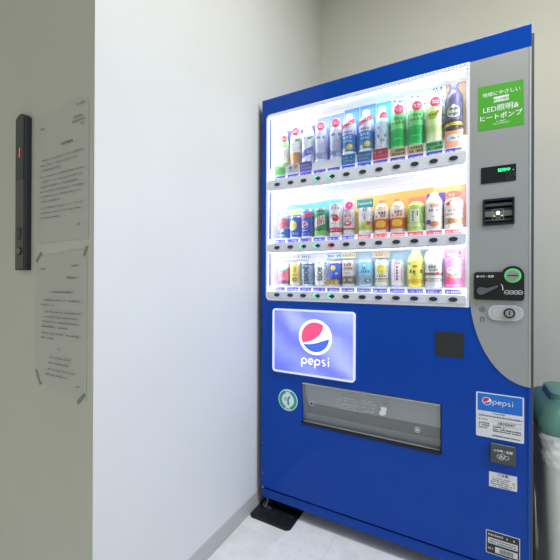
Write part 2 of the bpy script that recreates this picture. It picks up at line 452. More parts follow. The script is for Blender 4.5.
pk.build('printed_poster', vm, label='pink printed card at the right end of the bottom row')
# backing cards behind the top row
def spots(mb, x0, x1, z0, z1, n, m, y):
    for _ in range(n):
        x, z, r = random.uniform(x0 + .004, x1 - .004), random.uniform(z0 + .004, z1 - .004), random.uniform(.0016, .0042)
        mb.decal([(x + r * math.cos(a), z + r * math.sin(a)) for a in [k * PI / 4 for k in range(8)]], m, y=y, lift=.0003)
def backing(x0, x1, z0, z1, col, dots=None, lab=None, y=.090, name='backing_card'):
    mb = MB(); mb.box(x0, x1, y, y + .0012, z0, z1, c_(col))
    if dots: spots(mb, x0, x1, z0, z1, 70, c_(dots), y)
    return mb.build(name, vm, label=lab)
T1 = 1.522
b = backing(.078, .222, T1, 1.712, '#5656cc', lab='purple backing card with a white wavy header')
mb = MB(); mb.k = 1
for k in range(6): mb.disc(.115 + k * .016, 1.708 + .004 * (k % 2), .009, INKW, y=.0899)
mb.build('card_pattern', b)
backing(.232, .292, T1, 1.735, '#8ea8ea'); backing(.296, .352, T1, 1.735, '#7f9ce8')
backing(.355, .418, T1, 1.742, '#5a98e2'); backing(.421, .485, T1, 1.742, '#5a98e2')
backing(.488, .545, T1, 1.738, '#49bcd4'); backing(.548, .608, T1, 1.742, '#e9f0fb', '#3b55b8'); backing(.612, .674, T1, 1.742, '#e9f0fb', '#3b55b8')
backing(.678, .738, T1, 1.747, '#e3f1f4', '#2f4fb0'); backing(.741, .806, T1, 1.747, '#d8b48a', lab='tan backing card behind the dark bottle')
backing(.612, .672, 1.209, 1.345, '#f08a70'); backing(.676, .738, 1.209, 1.352, '#6a5fc0'); backing(.742, .804, 1.209, 1.352, '#f2a994')
backing(.612, .7, 1.002, 1.14, '#d2ecfa')
# header cards hung above rows two and three
def header(x0, x1, z0, z1, col, y=.075, ink=None, border=None):
    mb = MB(); mb.box(x0, x1, y, y + .001, z0, z1, c_(col))
    if border: mb.stroke([(x0 + .001, z0 + .001), (x1 - .001, z0 + .001), (x1 - .001, z1 - .001), (x0 + .001, z1 - .001)], .0014, c_(border), y=y, closed=True)
    if ink: mb.dashes(x0 + .004, x1 - .003, (z0 + z1) / 2 - .005, .010, c_(ink), y=y)
    return mb.build('header_card', vm)
header(.045, .100, 1.318, 1.343, '#c6d0bd', ink='#5d6a60'); header(.104, .165, 1.320, 1.345, '#e6eeb0', ink='#a8b46a')
header(.40, .452, 1.350, 1.372, '#f5b9cf', ink='#d04880') if False else None
header(.418, .483, 1.318, 1.352, '#3d9f9a', y=.06, ink='#eef7f5')
header(.043, .135, 1.117, 1.141, '#f7dfe0', ink='#d88a90'); header(.142, .20, 1.118, 1.140, '#d7dbe3', ink='#5c6270', border='#7c8290')
header(.285, .346, 1.117, 1.142, '#e4eefb', ink='#5a8fd6', border='#6f9fe0'); header(.35, .41, 1.118, 1.141, '#fbf0c4', ink='#c79a3c')
header(.478, .545, 1.116, 1.14, '#f9d9b8', ink='#e09a58')
# price cards on the front of the top shelf
cards = [('#7fd67f', '#3aa24a'), ('#f3f3f7', None), ('#7676f0', '#e6e6ff'), None, None, ('#42a2f4', '#eaf3fa'), ('#42a2f4', '#eaf3fa'), ('#ff5a80', '#fbe6ea'), ('#ffe4ae', '#4d4a86'), ('#ffe4ae', '#4d4a86'), ('#7ce0a0', '#1f5a46'), ('#ffb488', None)]
for i, cdef in enumerate(cards):
    if not cdef: continue
    x = XS[i]; col, ink = cdef
    mb = MB(); z0, z1 = 1.4875, 1.528 if i not in (8, 9, 10) else 1.518
    if i == 11: z1 = 1.545
    mb.box(x - .028, x + .028, .0158, .0172, z0, z1, c_(col))
    if ink:
        mb.dashes(x - .023, x + .024, (z0 + z1) / 2 + .002, .0085, c_(ink), y=.0158); mb.dashes(x - .021, x + .022, (z0 + z1) / 2 - .011, .0085, c_(ink), y=.0158)
    if i == 1: mb.disc(x - .012, 1.512, .009, c_('#7ea6e8'), y=.0158); mb.disc(x + .012, 1.515, .009, c_('#f09a5c'), y=.0158); mb.dashes(x - .02, x + .02, 1.494, .005, c_('#8a8aa0'), y=.0158)
    if i == 11: mb.disc(x, 1.52, .024, INKW, rz=.013, y=.0158); mb.dashes(x - .014, x + .015, 1.516, .007, c_('#8a6a50'), y=.0158, lift=.0006)
    mb.build('price_card', vm)

# emblem and lettering: round red, white and blue emblem with thin lower-case letters
def globe(mb, x, z, r, red, white, blue, sx=1, **k):
    def P(l): return [(x + a * r * sx, z + b * r) for a, b in l]
    circ = lambda a0, a1, n: [(math.cos(math.radians(a0 + (a1 - a0) * i / n)) * .9, math.sin(math.radians(a0 + (a1 - a0) * i / n)) * .9) for i in range(n + 1)]
    mb.disc(x, z, r * 1.07 * sx, white, rz=r * 1.07, **k)
    redp = circ(54, 207, 20) + [(-.6, -.34), (-.25, -.24), (.05, -.06), (.32, .18), (.48, .45)]
    bluep = circ(211, 357, 20) + [(.55, -.16), (.1, -.34), (-.4, -.45)]
    mb.decal(P(redp), red, cx=x - .25 * r, cz=z + .3 * r, **k)
    mb.decal(P(bluep), blue, cx=x + .1 * r, cz=z - .62 * r, **k)
def arc(cx, cz, r, a0, a1, n=16, sx=1): return [(cx + r * sx * math.cos(math.radians(a0 + (a1 - a0) * i / n)), cz + r * math.sin(math.radians(a0 + (a1 - a0) * i / n))) for i in range(n + 1)]
def pepsi(mb, x, z, xh, m, y=0, R=0):
    """lower-case word 'pepsi', x-height xh, left end x, baseline z"""
    r = xh / 2; w = xh * .17; u = x + r; c = z + r
    for ch in 'pepsi':
        k = dict(y=y, R=R)
        if ch == 'p':
            mb.stroke(arc(u, c, r - w / 2, 200, -140, 22), w, m, **k); mb.stroke([(u - r + w / 2, c + r * .25), (u - r + w / 2, z - xh * .5)], w, m, **k); u += xh * 1.16
        elif ch == 'e':
            mb.stroke(arc(u, c, r - w / 2, 0, 310, 22), w, m, **k); mb.stroke([(u - r + w / 2, c), (u + r - w / 4, c)], w * .9, m, **k); u += xh * 1.16
        elif ch == 's':
            q = r * .5; mb.stroke(arc(u - r * .2, c + q - w * .1, q - w * .25, 50, 270, 10, 1.15)[:-1] + arc(u - r * .2, c - q + w * .1, q - w * .25, 90, -130, 10, 1.15), w, m, **k); u += xh * .72
        else:
            mb.stroke([(u, z), (u, z + xh * .92)], w, m, **k); mb.disc(u, z + xh * 1.3, w * .7, m, **k)

# lit sign panel on the door
lilac = ramp_mat('sign_artwork', [(0, '#5a66e6'), (.25, '#7c88f0'), (.42, '#6a70ea'), (.6, '#98a2f6'), (.75, '#7480ee'), (1, '#9fb0fa')], 'D', emit=.85, noise=.45, nscale=1.3)
sp = MB(); sp.prism(rrect(.075, .424, .638, .895, .006), -.0085, -.001, lilac)
sp = sp.build('lit_sign', vm, label='lit lilac sign panel with round emblem')
mb = MB(); mb.ring(rrect(.066, .432, .630, .903, .014), rrect(.0745, .4245, .6375, .8955, .006), -.0115, -.0002, mat('sign_rim', '#dfe4ff', .25, emit=.35)); mb.build('sign_rim', sp, smooth=True)
SW = mat('sign_white', '#ffffff', .4, emit=.8); SR = mat('sign_red', '#ee4a78', .4, emit=.7); SB = mat('sign_blue', '#4468d8', .4, emit=.6)
mb = MB(); globe(mb, .2655, .7925, .068, SR, SW, SB, y=-.0086); mb.build('round_emblem', sp, label='round red, white and blue emblem')
mb = MB(); pepsi(mb, .204, .6785, .0255, SW, y=-.0086); mb.build('lettering', sp, label='white lower-case lettering')

# round green sticker
mb = MB(); mb.cyl_y(.1376, .5115, .046, -.0008, 0, c_('#d8f3ee'))
mb.stroke(arc(.1376, .5115, .036, -70, 70, 14), .013, c_('#27a58c'), y=-.001); mb.stroke(arc(.1376, .5115, .036, 110, 250, 14), .013, c_('#27a58c'), y=-.001)
mb.disc(.1376, .5115, .027, c_('#e6f6f4'), y=-.001)
mb.decal([(.135, .492), (.146, .49), (.143, .51), (.151, .53), (.139, .527), (.134, .51)], c_('#3aa890'), y=-.001); mb.disc(.127, .515, .009, c_('#b9c8dc'), y=-.001)
for a in list(range(72, 110, 8)) + list(range(250, 292, 8)):
    mb.disc(.1376 + .037 * math.cos(math.radians(a)), .5115 + .037 * math.sin(math.radians(a)), .0022, c_('#2a8f7c'), y=-.001, lift=.002)
mb.build('round_sticker', vm, label='round green and white sticker')

# takeout bay
x0, x1, z0, z1 = TAKE
mb = MB(); D = .0985
mb.box(x0 - .004, x0, .0305, D, z0 - .004, z1 + .004, BLACKM); mb.box(x1, x1 + .004, .0305, D, z0 - .004, z1 + .004, BLACKM)
mb.box(x0, x1, .0305, D, z0 - .006, z0, BLACKM); mb.box(x0, x1, .0305, D, z1, z1 + .005, BLACKM); mb.box(x0, x1, .092, D, z0, z1, BLACKM)
bay = mb.build('takeout_bay', vm)
INFLAP = mat('inner_flap_grey', '#fafcff', .35)
mb = MB(); a = [(x0 + .004, .024, z1 - .006), (x1 - .004, .024, z1 - .006), (x1 - .004, .038, z0 + .078), (x0 + .016, .038, z0 + .078)]
mb.add(a + [(p[0], p[1] + .003, p[2]) for p in a], [(3, 2, 1, 0), (4, 5, 6, 7), (0, 1, 5, 4), (1, 2, 6, 5), (2, 3, 7, 6), (3, 0, 4, 7)], INFLAP)
mb.build('inner_flap', bay, label='grey inner flap')
mb = MB(); mb.box(x0 + .004, x1 - .004, .016, .05, z0 + .001, z0 + .006, mat('tray_grey', '#b3b8bb', .4)); mb.box(x0 + .004, x1 - .004, .046, .052, z0 + .006, z0 + .03, mat('tray_grey', '#83888b'))
mb.build('tray', bay)
mb = MB(); cl = clear_mat('flap_clear', '#f2f4f6', haze=.15, hcol='#f4f8fc')
q = [(x0 + .003, .006, z1 - .004), (x1 - .003, .006, z1 - .004), (x1 - .003, .020, z0 + .008), (x0 + .003, .020, z0 + .008)]
mb.add(q + [(p[0], p[1] + .003, p[2]) for p in q], [(3, 2, 1, 0), (4, 5, 6, 7), (0, 1, 5, 4), (1, 2, 6, 5), (2, 3, 7, 6), (3, 0, 4, 7)], cl)
flap = mb.build('takeout_flap', vm, label='clear plastic takeout flap with small white print')
mb = MB(); mb.box(x0 + .006, .455, -.001, .005, z1 - .006, z1 - .001, CHROME); mb.box(.462, x1 - .004, -.001, .005, z1 - .006, z1 - .001, CHROME); mb.build('hinge', flap)
mb = MB(); mb.box(x0 - .001, x1 + .001, -.003, .012, z0 + .000, z0 + .0065, BLACK); mb.build('pull_edge', flap)
fy = lambda z: .006 + (.014) * (z1 - .004 - z) / (z1 - z0 - .012) - .0006
mb = MB()
for lx0, lx1, zz in ((.36, .42, .556), (.345, .44, .546), (.35, .455, .532), (.345, .43, .522), (.35, .47, .512), (.455, .50, .558), (.452, .51, .548), (.455, .50, .534), (.46, .50, .520)):
    mb.dashes(lx0, lx1, zz, .005, INKW, y=fy(zz), fill=.72)
mb.decal([(.522, .556), (.553, .562), (.549, .552), (.544, .522), (.528, .514), (.518, .526), (.528, .538)], mat('flap_mark', '#dfe8f2'), y=fy(.54))
mb.build('flap_print', flap)
for lx, lz in ((.655, .488), (.243, .511)):
    mb = MB(); mb.ring([(lx + .0105 * math.cos(t * PI / 12), lz + .0105 * math.sin(t * PI / 12)) for t in range(24)], [(lx + .007 * math.cos(t * PI / 12), lz + .007 * math.sin(t * PI / 12)) for t in range(24)], fy(lz) - .003, fy(lz), mat('boss_grey', '#b9bfc4', .3))
    mb.cyl_y(lx, lz, .0035, fy(lz) - .003, fy(lz), INKW if lx > .5 else BLACK); mb.build('flap_stud', flap)

# reader square
MB().prism(rrect(.713, .8023, .764, .850, .003), -.0015, 0, mat('smoked_square', '#26292b', .42)).build('reader_pad', vm, bevel=.0005)

# green sign on the grey panel
GR = mat('green_sheet', '#46a81e', .5)
YP = -.0018
mb = MB(); mb.prism([(.8413, 1.519), (.9665, 1.516), (.9650, 1.659), (.8408, 1.6645)], YP - .0006, YP, GR); g = mb.build('green_sign', vm, label='green sign with white Japanese lettering')
mb = MB(); y = YP - .0006
mb.text('地球にやさしい', .905, 1.628, .0148, INKW, y=y, bold=.008); 
mb.prism(rrect(.8845, .9265, 1.604, 1.6215, .002), y - .0003, y, INKW); mb.text('省エネ設計', .9055, 1.6088, .0092, GR, y=y, bold=.012, lift=.0009)
mb.text('LED照明&', .9045, 1.576, .0225, INKW, y=y, bold=.008); mb.text('ヒートポンプ', .9045, 1.5505, .0198, INKW, y=y, bold=.02)
mb.dashes(.893, .917, 1.540, .003, INKW, y=y); mb.dashes(.884, .928, 1.5315, .0055, INKW, y=y, fill=.95)
mb.build('sign_lettering', g)
# digital display
mb = MB(); mb.prism(rrect(.850, .946, 1.3435, 1.397, .002), YP - .002, YP, mat('display_black', '#10151d', .18)); d = mb.build('digital_display', vm, bevel=.0006)
mb = MB(); mb.text('販売中', .9135, 1.3775, .0115, mat('led_green', '#22f08a', .5, emit=2.2), y=YP - .002, bold=.012); mb.disc(.9385, 1.3785, .0012, mat('led_green', '#22f08a'), y=YP - .002); mb.build('led_characters', d, label='glowing green characters')
mb = MB(); mb.stroke(rrect(.921, .943, 1.348, 1.371, .001, 1), .0008, c_('#39424d'), y=YP - .002, closed=True)
for k in range(3): mb.dashes(.9225, .942, 1.351 + k * .0065, .0035, c_('#39424d'), y=YP - .002)
mb.build('panel_print', d)
# banknote slot
mb = MB(); mb.ring(rrect(.8555, .942, 1.206, 1.2915, .002), rrect(.861, .9365, 1.2125, 1.285, .001), YP - .006, .0, BLACK)
sl = mb.build('banknote_slot', vm, bevel=.0008)
mb = MB(); mb.box(.8605, .937, -.0003, .0300, 1.2115, 1.2855, BLACKM); mb.build('slot_recess', sl) if False else None
mb = MB(); mb.box(.8605, .937, .018, .022, 1.2115, 1.2855, BLACKM); mb.box(.8605, .937, .006, .018, 1.2695, 1.2785, mat('slot_grey', '#6f7476', .35)); mb.box(.8605, .937, .002, .018, 1.2345, 1.2525, mat('slot_grey', '#6f7476')); mb.box(.8605, .937, .004, .018, 1.2185, 1.2275, mat('slot_dark', '#2e3133', .4)); mb.box(.8605, .937, .003, .018, 1.2525, 1.2595, mat('slot_dark', '#2e3133'))
mb.build('slot_mouth', sl, bevel=.001)
mb = MB(); mb.stroke(rrect(.883, .913, 1.2235, 1.2575, .001, 1), .001, c_('#aeb4b4'), y=.0012, closed=True); mb.disc(.898, 1.2465, .0055, mat('slot_lamp', '#f2f6f0', .4, emit=.8), y=.0012); mb.rect(.893, .903, 1.240, 1.2445, mat('slot_lamp', '#f2f6f0'), y=.0012); mb.disc(.888, 1.236, .0025, mat('slot_lamp_y', '#c8dc50', .4, emit=.6), y=.0012); mb.disc(.909, 1.236, .0025, mat('slot_lamp_y', '#c8dc50'), y=.0012); mb.text('千円', .898, 1.2265, .0075, c_('#aeb4b4'), y=.0012)
mb.build('slot_mark', sl)
# coin unit
mb = MB(); cxc, czc = .937, 1.0425
base = rrect(.8305, .9675, .9635, 1.0545, .009)
mb.prism(base, YP - .007, YP, BLACK); mb.cyl_y(cxc, czc, .0305, YP - .0072, YP, BLACK, 40)
cu = mb.build('coin_unit', vm, bevel=.0012)
mb = MB(); mb.cyl_y(cxc, czc, .0225, YP - .010, YP - .006, mat('coin_ring_green', '#58c878', .4, emit=.25), 36); mb.cyl_y(cxc, czc, .0165, YP - .0125, YP - .006, mat('slot_silver', '#aeb6ae', .3, metal=.7), 32); mb.box(cxc - .0135, cxc + .0135, YP - .0131, YP - .012, czc - .0016, czc + .0016, BLACK)
mb.build('coin_slot', cu, smooth=True, label='green ringed silver coin slot')
mb = MB(); mb.prism(rrect(.8475, .901, .9715, 1.031, .008), YP - .0085, YP - .006, mat('lever_well', '#0b0c0e', .5)); mb.build('lever_well', cu)
mb = MB(); LV = mat('lever_grey', '#5b6264', .35); mb.cyl_y(.851, .9925, .0125, YP - .016, YP - .007, LV, 28); mb.prism([(.853, .9815), (.862, .984), (.898, 1.0065), (.896, 1.011), (.868, 1.001), (.852, 1.0045)], YP - .015, YP - .008, LV)
mb.build('return_lever', cu, bevel=.001)
yy = YP - .0071; mb = MB(); mb.text('おつり・返却', .862, 1.037, .0082, INKW, y=yy, bold=.02); mb.build('lever_print', cu); mb = MB(); mb.stroke(arc(.885, 1.000, .026, -10, 35, 8), .002, INKW, y=yy, lift=.0022); mb.build('turn_mark', cu); mb = MB()
for k in range(4): mb.stroke(arc(.9215 + k * .0118, .9895, .006, 0, 360, 18), .0012, INKW, y=yy, closed=False); mb.rect(.9175 + k * .0118, .9255 + k * .0118, .989, .990, INKW, y=yy)
mb.build('coin_unit_print', cu)
# lock plate, marks
mb = MB(); mb.prism(rrect(.8705, .966, .8985, .9475, .022), YP - .004, YP, mat('light_grey_plate', '#b9bcbe', .4)); lp = mb.build('lock_plate', vm, bevel=.0012)
mb = MB(); mb.ring([(.9285 + .0155 * math.cos(t * PI / 16), .923 + .0155 * math.sin(t * PI / 16)) for t in range(32)], [(.9285 + .0115 * math.cos(t * PI / 16), .923 + .0115 * math.sin(t * PI / 16)) for t in range(32)], YP - .009, YP - .003, BLACK); mb.cyl_y(.9285, .923, .011, YP - .0075, YP - .003, CHROME); mb.box(.927, .930, YP - .0082, YP - .007, .916, .930, BLACK)
mb.build('key_lock', lp, label='round chrome key lock')
mb = MB(); mb.stroke(rrect(.881, .956, .907, .939, .015), .0007, c_('#8d9193'), y=YP - .004, closed=True); mb.build('plate_groove', lp)
mb = MB(); mb.disc(.8545, .932, .0098, c_('#596068'), y=YP); mb.stroke(arc(.8545, .932, .0068, 0, 360, 20), .0012, c_('#a9adb5'), y=YP); mb.stroke([(.850, .937), (.8545, .932), (.859, .929)], .0016, c_('#a9adb5'), y=YP); mb.stroke([(.850, .9035)] + [(.850, .889)], .0016, INK, y=YP); mb.stroke([(.859, .9035)] + [(.859, .889)], .0016, INK, y=YP); mb.stroke(arc(.8545, .902, .0045, 0, 180, 8), .0016, INK, y=YP)
mb.build('panel_marks', vm)

# white and blue emblem sticker
mb = MB(); mb.prism(rrect(.8378, .9685, .515, .660, .004), -.0009, 0, c_('#dfe3e6')); mb.rect(.8425, .9645, .600, .6565, c_('#1470d4'), y=-.0009); st = mb.build('service_sticker', vm, label='white and blue sticker with round emblem and print')
mb = MB(); globe(mb, .8685, .633, .0125, c_('#d83038'), INKW, c_('#1470d4'), y=-.0013); mb.build('round_emblem', st, label='small round red and white emblem')
mb = MB(); pepsi(mb, .8845, .6255, .0115, INKW, y=-.0013); mb.build('lettering', st)
mb = MB(); y = -.0012
mb.dashes(.885, .918, .594, .003, INK, y=y, fill=.95); mb.dashes(.846, .962, .583, .0048, INK, y=y, fill=.95)
for k in range(4): mb.dashes(.846 + k * .0072, .852 + k * .0072, .571, .005, INK, y=y, fill=1)
mb.text('1835047', .923, .562, .0125, INK, y=y, sx=1.15, bold=.01); mb.stroke([(.886, .559), (.962, .559), (.962, .574), (.886, .574)], .0006, INK, y=y, closed=True)
for k in range(3): mb.dashes(.846, .875, .559 - k * .0075, .0045, INK, y=y, fill=.95)
for k in range(3): mb.dashes(.886, .962 - (k == 0) * .04, .552 - k * .0068, .0042, INK, y=y, fill=.92)
mb.dashes(.884, .960, .523, .004, INK, y=y, fill=.95)
mb.build('small_print', st)
# coin return pocket
mb = MB(); DG = mat('pocket_grey', '#474b4c', .35)
prof = [(.5025, -.002), (.5025, -.008), (.455, -.014), (.443, -.012), (.437, -.002)]
vs = []; 
for x in (.878, .9467): vs += [(x, yy, zz) for zz, yy in prof]
n = 5; mb.add(vs, [(0, 1, 2, 3, 4), (9, 8, 7, 6, 5)] + [(i, 5 + i, 5 + i + 1, i + 1) for i in range(4)] + [(4, 9, 5, 0)], DG)
pk = mb.build('coin_return', vm, bevel=.003, label='dark coin return pocket with white print')
mb = MB(); mb.text('つり銭・返却', .912, .479, .0088, INKW, y=-.0118, bold=.03)
for dx, dz in ((-.010, 0), (.000, .004), (.010, 0), (-.004, -.003)): mb.stroke(arc(.912 + dx, .4655 + dz, .0058, 0, 360, 18), .0012, INKW, y=-.0138)
mb.build('pocket_print', pk)
# notice label under it
mb = MB(); mb.prism([(.8752, .3575), (.9510, .3598), (.9507, .4070), (.8752, .4058)], -.0006, 0, c_('#e2e5e6')); nl = mb.build('notice_label', vm)
mb = MB(); mb.text('ご注意', .913, .396, .0105, INK, y=-.0008, bold=.01)
for k in range(5): mb.dashes(.880 + (.006 if k == 0 else 0), .946 - (.01 if k in (0, 4) else 0), .3865 - k * .0063, .0036, c_('#555a66'), y=-.0008, fill=.9)
mb.build('notice_print', nl)
# black and white plate at the bottom
mb = MB(); mb.prism(rrect(.8670, .9590, .140, .2143, .002), -.0009, 0, c_('#d5d9da')); mb.rect(.869, .957, .142, .2123, c_('#22282c'), y=-.0009); mb.rect(.873, .953, .173, .192, c_('#d5d9da'), y=-.0009); mb.rect(.8925, .953, .1475, .1665, c_('#d5d9da'), y=-.0009)
np_ = mb.build('data_plate', vm, label='black and white data plate')
mb = MB(); y = -.0014; mb.dashes(.873, .945, .199, .0065, INKW, y=y, fill=.97); mb.dashes(.877, .95, .1845, .0038, INK, y=y, fill=.95); mb.dashes(.877, .95, .1768, .0038, INK, y=y, fill=.9); mb.dashes(.873, .89, .155, .0055, INKW, y=y, fill=.97)
x = .905
while x < .940:
    w = random.uniform(.0008, .0022); mb.rect(x, x + w, .150, .1635, INK, y=y, lift=.0003); x += w + random.uniform(.0008, .0018)
mb.build('plate_print', np_)
for sx_, sz_ in ((.0115, .165), (.0115, .30)): MB().cyl_y(sx_, sz_, .0022, -.001, .001, CHROME, 12).build('rivet', vm)

# ------------------------------------------------------------------ sample drinks
SY = .0635
GROUPS = ['sample bottles on the top row', 'sample drinks on the middle row', 'sample drinks on the bottom row']
RED = '#e2486c'
def sample(name, cat, ri, i, label):
    t = thing(name, label, cat, (ITEMX[i], SY, ROWS[ri]['shelf'] + .0006), GROUPS[ri]); t.scale = (1.07, 1, 1)
    return t
def bottle_parts(t, h, R, body, cap, label, lz, neck=.011, shoulder=.62, capr=.0135, clear=False, caph=.017, bands=()):
    """body + cap + label sleeve; lz=(z0,z1) of the sleeve"""
    zs = h * shoulder
    prof = [(R * .8, 0), (R * .97, .004), (R, .012)]
    if clear:
        n = 5
        for k in range(n):
            z = .014 + (zs - .016) * k / n; dz = (zs - .016) / n; prof += [(R, z + dz * .2), (R * .93, z + dz * .55), (R, z + dz * .95)]
    prof += [(R, zs), (R * .93, zs + (h - zs) * .22), (R * .72, zs + (h - zs) * .48), (neck * 1.15, zs + (h - zs) * .72), (neck, h - caph)]
    MB().lathe(prof, c_(body, .25)).build('bottle_body', t, smooth=True)
    MB().lathe([(capr, h - caph), (capr, h - .002), (capr * .88, h)], c_(cap, .4), seg=20).build('cap', t, smooth=True)
    mb = MB(); Rl = R + .0005
    mb.lathe([(Rl, lz[0]), (Rl, lz[1])], c_(label), cap=False)
    for z0, z1, col in bands:
        mb.lathe([(Rl + .0001, z0), (Rl + .0001, z1)], c_(col), cap=False)
    l = mb.build('label_sleeve', t, smooth=True)
    fp = MB(); z = lz[0] + .003
    while z < lz[1] - .006:
        fp.dashes(-R * 1.3, -R * .95, z, .0042, c_('#8d92a6'), R=Rl, lift=.0004, fill=.7); fp.dashes(R * .85, R * 1.35, z, .0042, c_('#8d92a6'), R=Rl, lift=.0004, fill=.7); z += .0075
    fp.build('fine_print', l)
    return l, Rl + .0002
def neck_sticker(t, h, R, z, r=.013, x=.004, lab=True):
    mb = MB(); m = c_(RED)
    r *= 1.15; mb.disc(x, z, r, m, R=R); mb.dashes(x - r * .6, x + r * .65, z + .001, .004, INKW, R=R, lift=.001); mb.dashes(x - r * .6, x + r * .65, z - .006, .004, INKW, R=R, lift=.001)
    mb.build('round_tag', t, label='pinkish red round tag')
def can_parts(t, h, R, col, bands=(), top=True):
    MB().lathe([(R * .84, 0), (R * .9, .0022), (R * .98, .006), (R, .009), (R, h - .009), (R * .95, h - .005), (R * .9, h - .001), (R * .9, h), (R * .86, h), (R * .86, h - .002)], mat('can_metal', '#c7ccd4', .3, metal=.6)).build('can_body', t, smooth=True)
    mb = MB(); Rl = R + .0004; mb.lathe([(Rl, .0085), (Rl, h - .0085)], c_(col, .35), cap=False)
    for z0, z1, c in bands: mb.lathe([(Rl + .0001, z0), (Rl + .0001, z1)], c_(c, .35), cap=False)
    l = mb.build('printed_sleeve', t, smooth=True)
    fp = MB(); z = .014
    while z < h - .018:
        fp.dashes(R * .8, R * 1.3, z, .0040, c_('#a4aac0'), R=Rl, lift=.0004, fill=.7); z += .0075
    fp.build('fine_print', l)
    MB().box(-.004, .004, -.012, .004, h - .0018, h - .0008, STEEL).build('pull_tab', t) if top else None
    return l, Rl + .0002

# --- top row
t = sample('drink_bottle', 'bottle', 0, 0, 'pale green tea sample bottle with white label, far left of the top row')
l, R = bottle_parts(t, .172, .023, '#bfe0a0', '#e8f4e0', '#f2f6ee', (.012, .098), bands=((.012, .03, '#a8d88a'),))
mb = MB(); mb.rect(-.006, .006, .035, .09, c_('#e6f0dc'), R=R); 
for k in range(4): mb.dashes(-.004, .004, .038 + k * .013, .009, c_('#3d7a48'), R=R, lift=.001, fill=1)
mb.rect(.010, .012, .06, .085, c_('#d05060'), R=R); mb.build('label_print', l); neck_sticker(t, .172, .0245, .136, .0125, .008)
t = sample('drink_bottle', 'bottle', 0, 1, 'white sample bottle with brown lower block and green leaf, second on the top row')
l, R = bottle_parts(t, .18, .0245, '#e9efe2', '#e9e4e4', '#f1f3ee', (.01, .135), shoulder=.78, bands=((.012, .066, '#c79b62'),))
mb = MB(); mb.disc(.012, .118, .007, c_('#2eb072'), rz=.006, R=R); mb.disc(.02, .121, .005, c_('#2eb072'), rz=.005, R=R)
for k in range(4): mb.dashes(-.010, -.002, .075 + k * .012, .009, c_('#4a5560'), R=R, lift=.001, fill=1)
mb.build('label_print', l); neck_sticker(t, .18, .0255, .157, .0145, .006)
t = sample('drink_bottle', 'bottle', 0, 2, 'white sample bottle with slanted purple-blue band and green leaf, third on the top row')
l, R = bottle_parts(t, .185, .026, '#f1f5f2', '#f2f7ea', '#eef1fb', (.006, .135), shoulder=.74)
mb = MB(); mb.decal([(-.03, .028), (.03, .05), (.03, .082), (-.03, .056)], c_('#6b6fdc'), R=R, rings=8); mb.dashes(-.02, .024, .05, .013, c_('#b9bcf4'), R=R, lift=.0012)
mb.disc(.012, .116, .007, c_('#2fb57e'), rz=.006, R=R); mb.disc(.02, .119, .005, c_('#2fb57e'), R=R)
for k in range(3): mb.dashes(-.012, -.004, .092 + k * .012, .009, c_('#55606e'), R=R, lift=.001, fill=1)
mb.dashes(-.02, .024, .012, .008, c_('#8d90e2'), R=R); mb.build('label_print', l)
t4 = sample('drink_bottle', 'bottle', 0, 3, 'clear water sample bottle with pink tag, left of the two water bottles')
l, R = bottle_parts(t4, .178, .0255, '#cfd8f2', '#f0a9c0', '#e3e8fa', (.066, .122), clear=True, shoulder=.70)
mb = MB(); mb.dashes(-.014, .018, .103, .010, c_('#4a5cae'), R=R, lift=.001); mb.stroke([(-.02, .094), (-.005, .089), (.02, .091)], .002, c_('#6a8a6a'), R=R)
for k in range(3): mb.dashes(-.022, .022, .07 + k * .006, .004, c_('#b5c0e8'), R=R)
mb.build('label_print', l)
mb = MB(); [mb.dashes(-.02, .022, .018 + k * .007, .006, c_('#6d6bc0'), R=.0258, fill=.6) for k in range(4)]; mb.build('bottle_print', t4)
neck_sticker(t4, .178, .0245, .155, .0145, .005)
dup(t4, (ITEMX[4], SY, 1.5206), 'clear water sample bottle with pink tag, right of the two water bottles')
t6 = sample('drink_bottle', 'bottle', 0, 5, 'blue label sample bottle with lemon and red ribbon, left of two alike')
l, R = bottle_parts(t6, .185, .0275, '#e0ecfa', '#f0f2f6', '#3f8fdc', (.006, .12), shoulder=.72, bands=((.006, .026, '#e9f4fb'), (.096, .12, '#e4e6f6')))
mb = MB(); mb.disc(.010, .044, .013, c_('#f3dc48'), rz=.012, R=R); mb.disc(-.014, .034, .009, c_('#e9e07a'), R=R); mb.disc(.012, .047, .006, c_('#fbf3a0'), R=R)
mb.dashes(-.018, .022, .078, .013, c_('#bfe0fa'), R=R, lift=.001); mb.dashes(-.016, .02, .064, .009, c_('#cfe8fb'), R=R, lift=.001); mb.dashes(-.016, .02, .102, .009, c_('#5060b8'), R=R, lift=.001)
mb.decal([(-.03, .118), (.03, .142), (.03, .160), (-.03, .134)], c_(RED), R=R, rings=8); mb.dashes(-.01, .02, .137, .008, INKW, R=R, lift=.0016)
mb.build('label_print', l)
dup(t6, (ITEMX[6], SY, 1.5206), 'blue label sample bottle with lemon and red ribbon, right of two alike')
t = sample('drink_bottle', 'bottle', 0, 7, 'white and teal sample bottle with round label above a pink price card')
l, R = bottle_parts(t, .183, .0265, '#d5eef6', '#f2f7fb', '#cfe9f6', (.006, .12), shoulder=.60)
mb = MB(); mb.disc(.002, .05, .021, c_('#f0f6fc'), rz=.026, R=R); mb.dashes(-.012, .016, .058, .012, c_('#3c7fd0'), R=R, lift=.001); mb.dashes(-.010, .014, .042, .009, c_('#5aa0d8'), R=R, lift=.001)
mb.dashes(-.012, .014, .092, .012, c_('#9a9ec4'), R=R, lift=.001); mb.dashes(-.01, .008, .020, .005, c_('#d84848'), R=R, lift=.001); mb.build('label_print', l); neck_sticker(t, .183, .022, .140, .015, .010)
t9 = sample('drink_bottle', 'bottle', 0, 8, 'bright green sample bottle with red tag, left of two alike')
